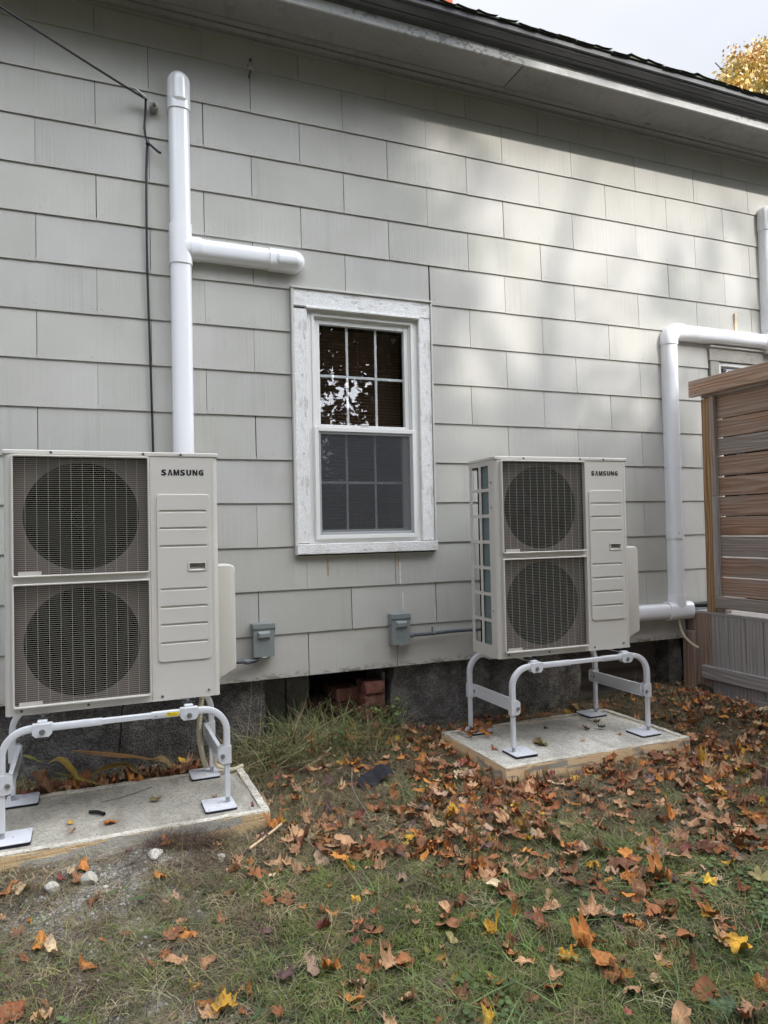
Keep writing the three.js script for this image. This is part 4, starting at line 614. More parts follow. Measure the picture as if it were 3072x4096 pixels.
// ------------------------------------------------------------------ electrical disconnect boxes and their conduits
function disconnect(x, y, label) {
  const t = thing('disconnect_box', [x, y, 0.016], label, 'electrical box', 'grey electrical boxes low on the siding'), w = 0.131, h = 0.198, d = 0.064;
  part('enclosure', bev(-w / 2, w / 2, -h / 2, h / 2, 0, d - 0.004, 0.003), M.enclosure, t);
  const hood = new THREE.Shape(); hood.moveTo(0, 0); hood.lineTo(d + 0.004, 0); hood.lineTo(d + 0.004, -0.028); hood.lineTo(d - 0.012, -0.075); hood.quadraticCurveTo(d - 0.02, -0.085, d - 0.03, -0.07); hood.lineTo(0, -0.07); hood.closePath();
  for (const s of [-1, 1]) part('hood', extr(hood, 0.002).rotateY(-Math.PI / 2).translate(s * (w / 2 + 0.003) + (s > 0 ? 0 : 0.002), h / 2 + 0.004, 0), M.enclosure, t);
  part('hood', merge([bev(-w / 2 - 0.003, w / 2 + 0.003, h / 2 + 0.002, h / 2 + 0.0045, 0, d + 0.006, 0.001), bev(-w / 2 - 0.003, w / 2 + 0.003, h / 2 - 0.026, h / 2 + 0.0018, d + 0.0035, d + 0.006, 0.001)]), M.enclosure, t);
  part('door', bev(-w / 2 + 0.001, w / 2 - 0.001, -h / 2, h / 2 - 0.004, d - 0.0035, d, 0.0012), M.enclosure, t);
  const a = [-0.045, 0.035], q = [[-0.041, 0.003], [0.041, 0.003], [0.041, 0.051], [-0.041, 0.051]], k = [[-0.03, 0.014], [0.03, 0.014], [0.03, 0.036], [-0.03, 0.036]], Z = d, Z2 = d + 0.017;
  const P = (u, z) => [u[0], u[1] + 0.008, z]; part('pull_handle', quads([[P(k[0], Z2), P(k[1], Z2), P(k[2], Z2), P(k[3], Z2)], ...[0, 1, 2, 3].map((i) => [P(q[i], Z), P(q[(i + 1) % 4], Z), P(k[(i + 1) % 4], Z2), P(k[i], Z2)])]), M.enclosure, t);
  part('emblem', new THREE.TorusGeometry(0.024, 0.0016, 8, 32).scale(1, 0.48, 1).translate(0.002, -0.047, d), M.enclosure, t);
  part('hasp', bev(-0.012, 0.016, -h / 2 - 0.0045, -h / 2 - 0.0005, d - 0.006, d + 0.001, 0.001), M.zinc, t);
  return t;
}
disconnect(1.236, 0.25, 'grey metal electrical box on siding beside the left heat pump');
disconnect(2.148, 0.251, 'grey metal electrical box below the window, joined to dark conduit');
{ const t = thing('conduit', [1.1, 0.13, 0.05], 'short dark conduit whip curving from left electrical box to heat pump', 'conduit');
  part('conduit_tube', tube([[0.105, 0.04, 0.01], [0.1, 0.015, 0.012], [0.07, 0.0, 0.014], [0.02, 0.002, 0.014], [-0.12, 0.008, 0.04], [-0.22, 0.014, 0.16]], 0.0125, 40, 12), M.conduit, t); part('fitting', cyl(0.0175, 0.032, 'x', 14).translate(0.036, 0.0, 0.014), M.fitting, t); }
{ const t = thing('conduit', [2.4, 0.2, 0.04], 'dark conduit running along siding from electrical box to right heat pump', 'conduit');
  part('conduit_tube', tube([[-0.185, 0.004, 0.008], [-0.02, 0.004, 0.004], [0.2, 0.008, 0.004], [0.42, 0.006, 0.02], [0.7, 0.01, 0.1]], 0.0125, 40, 12), M.conduit, t); part('fitting', merge([cyl(0.018, 0.026, 'x', 14).translate(-0.168, 0.004, 0.008)]), M.fitting, t);
  part('strap', merge([cyl(0.0152, 0.012, 'x', 14).translate(0.005, 0.004, 0.004), bev(0, 0.011, 0.015, 0.045, -0.026, -0.022, 0.001), cyl(0.004, 0.004, 'z', 8).translate(0.006, 0.036, -0.02)]), M.fitting, t); }
{ const t = thing('conduit', [4.75, 0.24, 0.05], 'two dark insulated lines vanishing behind the white duct tee', 'conduit'); part('line', tube([[-0.1, 0.02, 0.0], [0.05, 0.02, 0.0], [0.2, 0.005, -0.005]], 0.017, 12, 10), M.cable, t); part('line', tube([[-0.1, -0.012, 0.02], [0.05, -0.018, 0.02], [0.2, -0.03, 0.02]], 0.014, 12, 10), M.conduit, t); }
// condensate hoses
{ const t = thing('drain_hose', [0.86, -0.42, 0.32], 'cream corrugated drain hose hanging by the left stand and looping onto soil', 'hose'), path = new THREE.CatmullRomCurve3([[-0.025, 0.51, 0.02], [-0.04, 0.4, 0.03], [-0.055, 0.25, 0.035], [-0.035, 0.11, 0.0], [-0.012, 0.03, -0.02]].map((p) => new THREE.Vector3(...p)));
  const g = new THREE.TubeGeometry(path, 160, 0.0135, 10), p = g.attributes.position, n = g.attributes.normal; for (let i = 0; i < p.count; i++) { const ring = Math.floor(i / 11), k = 0.0016 * (ring % 4 < 2 ? 1 : -1); p.setXYZ(i, p.getX(i) + n.getX(i) * k, p.getY(i) + n.getY(i) * k, p.getZ(i) + n.getZ(i) * k); } g.computeVertexNormals();
  part('corrugated_run', g, M.hose, t); part('plain_run', tube([[-0.012, 0.25, 0.06], [0.02, 0.12, 0.08], [0.03, 0.06, 0.06], [0.08, 0.03, 0.05], [0.12, 0.012, 0.035], [0.165, 0.012, 0.01]], 0.011, 40, 10), M.hose, t); part('hose_end', cyl(0.0125, 0.03, 'x', 12).rotateY(0.5).translate(0.175, 0.012, 0.004), M.hose, t); }
single('drain_hose', tube([[4.545, 0.19, 0.06], [4.548, 0.1, 0.065], [4.565, 0.03, 0.08], [4.61, -0.035, 0.12], [4.64, -0.062, 0.15]], 0.0105, 30, 10), M.hose, 'thin cream drain tube curving out below the right white duct tee', 'hose');
single('hose_offcut', tube([[0.246, -0.4115, 0.655], [0.28, -0.4105, 0.672], [0.312, -0.4115, 0.712]], 0.008, 12, 10), M.rubber, 'short black hose offcut lying on the left concrete pad', 'hose offcut');

// ------------------------------------------------------------------ overhead cable, insulators
{ const t = thing('insulator', [0.639, 3.44, 0.016], 'grey knob insulator that anchors the black cable beside the tall duct', 'insulator'); part('knob', new THREE.LatheGeometry([[0.006, 0], [0.024, 0.004], [0.026, 0.014], [0.017, 0.02], [0.017, 0.026], [0.026, 0.032], [0.024, 0.046], [0.008, 0.05]].map(([a, b]) => new THREE.Vector2(a, b)), 20).rotateX(Math.PI / 2), M.porcelain, t); part('bolt', merge([cyl(0.009, 0.014, 'z', 4).translate(0, 0, 0.056), cyl(0.012, 0.003, 'z', 12).translate(0, 0, 0.051)]), M.rust, t); }
{ const t = thing('insulator', [1.216, 3.785, 0.016], 'rusty upright insulator on the siding high under the eave', 'insulator'); part('bracket', merge([cyl(0.005, 0.05, 'z', 8).translate(0, -0.01, 0.02), bev(-0.006, 0.006, -0.03, 0.0, 0.0, 0.004, 0.001)]), M.rust, t); part('knob', new THREE.LatheGeometry([[0.006, 0], [0.022, 0.003], [0.024, 0.011], [0.015, 0.017], [0.015, 0.022], [0.024, 0.028], [0.022, 0.038], [0.006, 0.042]].map(([a, b]) => new THREE.Vector2(a, b)), 20).translate(0, -0.004, 0.042), M.porcelain, t); part('bolt', merge([cyl(0.006, 0.03, 'y', 8).translate(0, 0.05, 0.042), cyl(0.011, 0.008, 'y', 6).translate(0, 0.064, 0.042)]), M.rust, t); }
{ const t = thing('service_cable', [0.59, 3.47, 0.05], 'black overhead cable anchored at the insulator and hanging down the siding', 'cable'), q = (L) => L.map(([x, y, z]) => [x - 0.59, y - 3.47, z - 0.05]);
  part('overhead_span', tube(q([[0.6, 3.47, 0.05], [0.42, 3.497, 0.136], [0.1, 3.552, 0.29], [-0.5, 3.664, 0.577], [-2.5, 4.06, 1.54], [-5, 4.6, 2.74]]), 0.0062, 40, 8), M.cable, t);
  part('drop', tube(q([[0.592, 3.466, 0.052], [0.591, 3.4, 0.035], [0.585, 3.3, 0.03], [0.6, 3.222, 0.03], [0.598, 3.19, 0.029], [0.592, 3.0, 0.027], [0.591, 2.5, 0.027], [0.6, 2.0, 0.027], [0.61, 1.4, 0.027], [0.612, 0.9, 0.03]]), 0.0065, 80, 8), M.cable, t);
  part('loose_end', tube(q([[0.6, 3.225, 0.036], [0.625, 3.2, 0.045], [0.66, 3.165, 0.06], [0.672, 3.158, 0.065]]), 0.0075, 16, 8), M.cable, t); part('tape_knot', new THREE.SphereGeometry(0.013, 10, 8).translate(0.602 - 0.59, 3.217 - 3.47, 0.034 - 0.05), M.cable, t);
  part('wedge_clamp', merge([cyl(0.006, 0.07, 'x', 8, 0.011).rotateZ(-0.65).translate(-0.028, 0.022, 0.018)]), M.zinc, t); part('bail_wire', tube(q([[0.6, 3.46, 0.05], [0.62, 3.452, 0.05], [0.64, 3.455, 0.05], [0.652, 3.44, 0.05], [0.64, 3.425, 0.05], [0.615, 3.44, 0.05], [0.6, 3.46, 0.05]]), 0.0018, 30, 6), M.zinc, t); }

// ------------------------------------------------------------------ deck with skirting, and the slatted privacy screen on it
{
  const t = thing('deck', [4.7, 0.0, 0.0], 'weathered wooden deck with vertical board skirting beside the right heat pump', 'deck'), m = [M.woodGrey, M.woodGrey2, M.woodGrey];
  const seam = [0.045, 0.098, 0.235, 0.395, 0.547, 0.7, 0.855, 1.01, 1.165, 1.32, 1.475];
  seam.slice(0, -1).forEach((z, i) => part('skirt_board', bev(-0.012, 0.012, i < 2 ? -0.36 : -0.42 + rr(-0.01, 0.01), 0.212 + rr(-0.004, 0.004), z + 0.002, seam[i + 1] - 0.003, 0.002, 1, 1), i < 2 ? M.woodWarm2 : pick(m), t));
  part('end_board', bev(-0.015, 0.01, -0.52, 0.2, -0.055, 0.044, 0.003, 1, 1), M.woodGrey2, t); part('short_post', bev(-0.055, -0.014, -0.53, 0.06, -0.012, 0.092, 0.004, 1, 1), M.woodWarm2, t);
  part('kick_board', bev(-0.05, -0.013, -0.292, -0.192, 0.165, 2.2, 0.004, 2, 1), M.woodGrey, t);
  part('kick_board', bev(-0.04, -0.013, -0.5, -0.37, 0.62, 2.2, 0.004, 2, 1), M.woodGrey2, t);
  for (let i = 0; i < 16; i++) part('deck_plank', bev(0.02 + i * 0.146 - 0.035, 0.02 + i * 0.146 + 0.104, 0.198, 0.222, 0.02, 2.6, 0.004, 2, 1), pick([M.woodGrey, M.woodGrey2]), t);
  part('rim_joist', merge([bev(0.014, 0.05, -0.1, 0.194, 0.02, 2.6, 0.003, 2, 1), bev(0.05, 2.4, -0.1, 0.194, 2.56, 2.6, 0.003, 0, 1)]), M.woodGrey2, t);
  part('footing_block', boxUV(addNoise(new THREE.BoxGeometry(0.2, 0.22, 0.36, 8, 8, 10), 0.01, 10, 263).translate(0.13, -0.47, 0.2), 0), mat({ map: T.concC, bumpMap: T.concB, bumpScale: 0.004, roughness: 0.95, color: new THREE.Color().setRGB(0.8, 0.8, 0.8) }), t);
}
{
  const t = thing('privacy_screen', [4.7, 0.222, 0.2], 'brown horizontal-slat wooden screen with grey top rail on the deck', 'screen'), y = (v) => v - 0.222, z = (v) => v - 0.2;
  part('post', bev(-0.01, 0.08, 0, y(1.875), z(0.2), z(0.29), 0.004, 1, 1), M.woodPost, t);
  part('post_trim', bev(-0.022, 0.016, y(1.115), y(1.88), z(0.292), z(0.33), 0.003, 1, 1), M.woodGrey2, t); part('post_trim', bev(-0.022, 0.016, y(0.35), y(1.112), z(0.292), z(0.33), 0.003, 1, 1), M.woodGrey, t);
  part('foot_block', bev(-0.008, 0.06, 0.0, 0.035, z(0.292), z(0.37), 0.002, 2, 1), M.woodGrey2, t);
  part('top_rail', bev(-0.05, -0.011, y(1.902), y(2.03), z(0.117), z(2.4), 0.004, 2, 1), M.woodRail, t); part('cap_rail', bev(-0.009, 0.09, y(1.882), y(1.918), z(0.2), z(2.4), 0.004, 2, 1), M.woodGrey2, t);
  part('bottom_rail', bev(-0.03, 0.012, y(0.26), y(0.348), z(0.295), z(2.4), 0.004, 2, 1), M.woodGrey2, t);
  const gaps = [1.856, 1.701, 1.556, 1.419, 1.261, 1.11, 0.958, 0.808, 0.65, 0.497, 0.348];
  for (let i = 0; i + 1 < gaps.length; i++) { const hi = gaps[i] - 0.003 - (i ? 0.003 : -0.02), lo = gaps[i + 1] + 0.0035; part('slat', bev(0.018 + rr(-0.002, 0.002), 0.037, y(lo) + rr(-0.002, 0.002), y(hi) + rr(-0.002, 0.002), z(0.31), z(2.4), 0.003, 2, 1), i === 2 || i === 7 ? M.woodGrey2 : pick([M.woodWarm, M.woodWarm, M.woodWarm2]), t); }
  for (const zz of [1.35, 2.32]) part('post', bev(0.04, 0.12, 0, y(1.88), z(zz), z(zz + 0.08), 0.004, 1, 1), M.woodPost, t);
  for (const [zz, yy] of [[0.19, 1.985], [0.19, 1.93], [0.245, 1.96], [0.215, 1.94]]) part('nail', cyl(0.004, 0.003, 'x', 8).translate(-0.0505, y(yy), z(zz)), M.rust, t);
}
{ const t = thing('picket_fence', [7.6, -0.45, 0], 'pale picket fence glimpsed through the slats of the wooden screen', 'fence'); for (let i = 0; i < 30; i++) part('picket', bev(-0.01, 0.01, 0, 2.75, 0.3 + i * 0.12, 0.412 + i * 0.12, 0.003, 1), i % 4 === 1 ? M.white : M.picket, t); for (const y of [0.4, 2.2]) part('rail', bev(0.012, 0.05, y, y + 0.09, 0.2, 4, 0.003, 2), M.picket, t); }

// ------------------------------------------------------------------ things stored in the gap under the siding
function paver(x, y, z, turn, w, label, m = M.brick) { const s = new THREE.Shape(), h = 0.082; s.moveTo(0.012, 0); s.lineTo(0.165, 0); s.quadraticCurveTo(0.178, 0, 0.178, 0.014); s.lineTo(0.178, 0.05); s.quadraticCurveTo(0.176, h, 0.15, h); s.lineTo(0.012, h); s.quadraticCurveTo(0, h, 0, h - 0.012); s.lineTo(0, 0.012); s.quadraticCurveTo(0, 0, 0.012, 0); const g = extr(s, w, 0.004, 2).translate(-0.089, 0, -w / 2); const q = boxUV(creased(addNoise(g, 0.003, 40, 265), 0.8), 0, R(), R()); const o = single('paver_brick', q, m, label, 'brick', 'red edging bricks stored under the siding'); o.position.set(x, y, z); o.rotation.y = turn; return o; }
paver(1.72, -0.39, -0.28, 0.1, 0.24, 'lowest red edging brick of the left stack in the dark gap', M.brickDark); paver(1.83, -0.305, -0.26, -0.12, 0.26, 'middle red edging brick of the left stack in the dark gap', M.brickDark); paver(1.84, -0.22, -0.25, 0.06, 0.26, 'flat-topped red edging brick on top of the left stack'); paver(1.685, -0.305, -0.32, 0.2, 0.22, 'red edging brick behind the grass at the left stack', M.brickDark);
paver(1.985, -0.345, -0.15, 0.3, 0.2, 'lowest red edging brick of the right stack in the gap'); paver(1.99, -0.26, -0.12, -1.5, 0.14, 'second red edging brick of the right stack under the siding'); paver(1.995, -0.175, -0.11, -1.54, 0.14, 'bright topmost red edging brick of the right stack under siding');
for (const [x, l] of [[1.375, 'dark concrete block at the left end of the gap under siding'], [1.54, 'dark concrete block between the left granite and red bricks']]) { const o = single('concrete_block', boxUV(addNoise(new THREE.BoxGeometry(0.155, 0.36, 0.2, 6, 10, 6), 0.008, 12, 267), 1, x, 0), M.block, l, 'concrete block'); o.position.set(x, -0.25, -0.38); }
single('wood_stake', bev(2.09, 2.112, -0.5, -0.06, -0.16, -0.13, 0.003, 1, 1), M.woodGrey2, 'thin upright wood stake where the gap meets the granite', 'stake');
{ const g = new THREE.TubeGeometry(new THREE.CatmullRomCurve3([[1.93, -0.25, -0.3], [1.95, -0.34, -0.14], [1.97, -0.4, -0.02], [1.985, -0.47, 0.08]].map((p) => new THREE.Vector3(...p))), 130, 0.036, 18), p = g.attributes.position, n = g.attributes.normal; for (let i = 0; i < p.count; i++) { const k = 0.004 * Math.sin(Math.floor(i / 19) * 0.9); p.setXYZ(i, p.getX(i) + n.getX(i) * k, p.getY(i) + n.getY(i) * k, p.getZ(i) + n.getZ(i) * k); } g.computeVertexNormals(); single('drain_pipe', g, M.rubber, 'black corrugated drain pipe coming out beneath the red bricks', 'drain pipe'); }
function scrap(cx, cz, w, d, yaw, amp, seed, label) { const g = new THREE.PlaneGeometry(w, d, 40, 26); g.rotateX(-Math.PI / 2); g.rotateY(yaw); const p = g.attributes.position; for (let i = 0; i < p.count; i++) { const x = p.getX(i) + cx, z = p.getZ(i) + cz; const e = 0.03 * (wn(x, z, 14, seed) - 0.5); p.setXYZ(i, x + e, gh(x, z) + 0.012 + amp * Math.pow(wn(x, z, 9, seed + 1), 2) + 0.035 * (wn(x, z, 30, seed + 2) - 0.35), z + e * 2.2); } g.computeVertexNormals(); single('landscape_fabric', g, M.fabric, label, 'fabric scrap'); }
scrap(1.7, 0.69, 0.2, 0.08, 0.25, 0.085, 271, 'crumpled black landscape fabric lying between the two pads'); scrap(1.8, 1.14, 0.065, 0.15, -0.35, 0.06, 275, 'grey strip of landscape fabric among leaves in front of both pads');
for (const [x, z, s, l] of [[0.11, 1.235, 0.03, 'grey concrete chunk at far left in front of the pad'], [0.25, 1.215, 0.034, 'largest grey concrete chunk on the gravel by the left pad'], [0.51, 1.15, 0.028, 'flat white concrete chunk beside the brown root clump'], [0.776, 1.21, 0.02, 'small grey stone on grass right of the brown root clump'], [0.3, 1.27, 0.011, 'tiny white pebble on the gravel in the lower left']]) { const g = new THREE.IcosahedronGeometry(s, 3); addNoise(g, s * 0.9, 0.7 / s, 283 + Math.round(x * 100)); g.scale(1.25, 0.72, 0.9); const o = single('concrete_chunk', boxUV(creased(mergeVertices(g.deleteAttribute('uv').deleteAttribute('normal')), 0.5), 0, x, z), M.chunk, l, 'stone'); o.position.set(x, gh(x, z) + s * 0.4, z); o.rotation.y = x * 9; }

// ------------------------------------------------------------------ fallen leaves
const MAPLE = [[90, 1], [84, 0.86], [78, 0.8], [74, 0.83], [70, 0.68], [66, 0.58], [60, 0.64], [56, 0.74], [50, 0.74], [44, 0.86], [40, 0.95], [36, 0.8], [30, 0.72], [24, 0.7], [18, 0.6], [11, 0.52], [6, 0.58], [0, 0.68], [-6, 0.6], [-14, 0.5], [-24, 0.46], [-38, 0.36], [-55, 0.3], [-72, 0.2], [-86, 0.08]];
const OVAL = []; for (let i = 0; i <= 22; i++) { const a = 90 - i * 8; const r = 0.92 * (0.42 + 0.58 * Math.pow(Math.abs(Math.sin(a * Math.PI / 180)), 1.5)); OVAL.push([a, r * (a < -60 ? 0.95 : 1) * (1 + 0.025 * (i % 2))]); }
function leafGeo(out, rings, rnd, thin, cr = 1) {   // unit leaf lying in x, z with its tip to -z, curled and creased
  const half = out.map(([a, r]) => [a * Math.PI / 180, r]), full = [...half, ...half.slice(1, -1).reverse().map(([a, r]) => [Math.PI - a, r])];
  const pts = full.map(([a, r]) => { const k = r * (1 + (rnd() - 0.5) * 0.22); return [Math.cos(a) * k * (thin || 1), Math.sin(a) * k]; });
  const n = pts.length, P = [[0, -0.06]], ix = [];
  for (let q = 1; q <= rings; q++) { const f = Math.pow(q / rings, 0.85); for (const [x, y] of pts) P.push([x * f, -0.06 * (1 - f) + y * f]); }
  for (let i = 0; i < n; i++) { const j = (i + 1) % n; ix.push(0, 1 + i, 1 + j); for (let q = 1; q < rings; q++) { const a = 1 + (q - 1) * n + i, b = 1 + (q - 1) * n + j, c = a + n, d = b + n; ix.push(a, c, b, b, c, d); } }
  const A = rnd() * 6.28, cu = cr * (0.15 + rnd() * 0.85), fold = (rnd() - 0.3) * 0.7, tw = (rnd() - 0.5) * 1.2, sx = 0.78 + rnd() * 0.34, bend = (rnd() - 0.5) * 0.5, s = Math.floor(rnd() * 999), pos = [], uv = [], k2 = rnd() * 0.35;
  for (const [x, y] of P) {
    const d = x * Math.cos(A) + y * Math.sin(A), r2 = x * x + y * y;
    let h = cr * (0.5 * (wn(x, y, 4.2, 500 + s) - 0.5)) * (cr > 1 ? 1 : 0) + cu * d * d * (d > 0 ? 1.2 : 0.3) + fold * Math.abs(x) + tw * x * y + 0.5 * (wn(x, y, 2.6, 300 + s) - 0.5) * Math.sqrt(r2) * 1.6 + 0.16 * (wn(x, y, 6.5, 400 + s) - 0.5) + k2 * r2 * r2;
    const pull = 1 - 0.3 * Math.min(1.5, cu) * Math.abs(d);
    pos.push((x * sx + bend * y * Math.abs(y) * 0.4) * pull, h, -y * pull); uv.push(0.5 + x * 0.5, 0.5 + y * 0.5);
  }
  const b = P.length; pos.push(-0.012, 0.0, 0.12, 0.012, 0.0, 0.12, -0.009, 0.05 + rnd() * 0.1, 0.75, 0.009, 0.05, 0.75); uv.push(0.5, 0.4, 0.5, 0.4, 0.5, 0.3, 0.5, 0.3); ix.push(b, b + 2, b + 1, b + 1, b + 2, b + 3);
  const g = new THREE.BufferGeometry(); g.setAttribute('position', new THREE.Float32BufferAttribute(pos, 3)); g.setAttribute('uv', new THREE.Float32BufferAttribute(uv, 2)); g.setIndex(ix); g.computeVertexNormals();
  return g;
}
const lr = rngOf(91), mapleG = [], ovalG = [], thinG = [];
for (let i = 0; i < 16; i++) mapleG.push(leafGeo(MAPLE, 5, lr, 1, i % 3 === 0 ? 1.2 : 0.65)); for (let i = 0; i < 8; i++) ovalG.push(leafGeo(OVAL, 4, lr, 1.1, 0.8)); for (let i = 0; i < 6; i++) thinG.push(leafGeo(OVAL, 4, lr, 0.72));
const COL = { yellow: 0xd0a434, orange: 0xbb7c3c, rust: 0x9c643e, tan: 0xb38a66, brown: 0x83583c, dusty: 0xae9078, olive: 0x897c52, purple: 0x6c5250, red: 0x8a5046, pale: 0xc6b08c, green: 0x52684a };
const WORD = { yellow: 'yellow', orange: 'orange', rust: 'rust-brown', tan: 'tan', brown: 'dark brown', dusty: 'dusty pink-brown', olive: 'olive', purple: 'purplish', red: 'dull red', pale: 'pale straw-coloured', green: 'green' };
const leafM = {}; for (const k of Object.keys(COL)) for (const s of ['m', 'o']) leafM[k + s] = [0, 1].map((v) => phys({ map: s === 'm' ? T.leafM : T.leafO, color: new THREE.Color(COL[k]).multiplyScalar(v ? 1.25 : 1.0), roughness: 0.72 }));
const leafList = [];
function addLeaf(x, z, size, sh, col, o = {}) {
  const y = (o.y ?? gh(x, z)) + (o.lift !== undefined ? size * o.lift : 0.014 + 0.014 * R() + size * (0.04 + 0.1 * R()));
  const geo = sh === 'm' ? pick(mapleG) : R() < 0.55 ? pick(ovalG) : pick(thinG);
  const m = new THREE.Mesh(geo, pick(leafM[col + (sh === 'm' ? 'm' : 'o')])); m.castShadow = m.receiveShadow = true;
  const tl = o.tilt ?? 0.35; m.rotation.set(rr(-tl, tl), o.yaw ?? R() * 6.28, rr(-tl, tl), 'YXZ'); if (!o.flat && R() < 0.2) m.rotation.z += Math.PI;
  const k = size * (sh === 'm' ? 0.62 : 0.6); m.scale.set(k * rr(0.9, 1.1), k, k * rr(0.9, 1.1)); m.position.set(x, y, z); leafList.push([m, sh, col, o.label]); scene.add(m);
}
function zone(x, z) {
  if (z > 1.95) return x < 0.75 ? 'on thin gravelly grass at the bottom left' : x < 1.6 ? 'on green grass at the bottom middle' : 'on green grass at the bottom right';
  if (x < 0.95 && z > 0.98) return z < 1.35 ? 'beside the front edge of the left pad' : 'on dry grass in the lower left';
  if (x > 3.7) return 'on brown ground beside the wooden deck';
  if (x > 2.2 && z > 0.9) return z < 1.16 ? 'heaped against the front of the right pad' : x > 3.0 ? 'on matted brown grass at the far right' : 'on the lawn in front of the right pad';
  if (z < 0.55) return 'in the weedy strip under the siding between the pads';
  if (z < 1.3) return 'on bare soil between the two pads';
  return 'in the middle of the lawn';
}
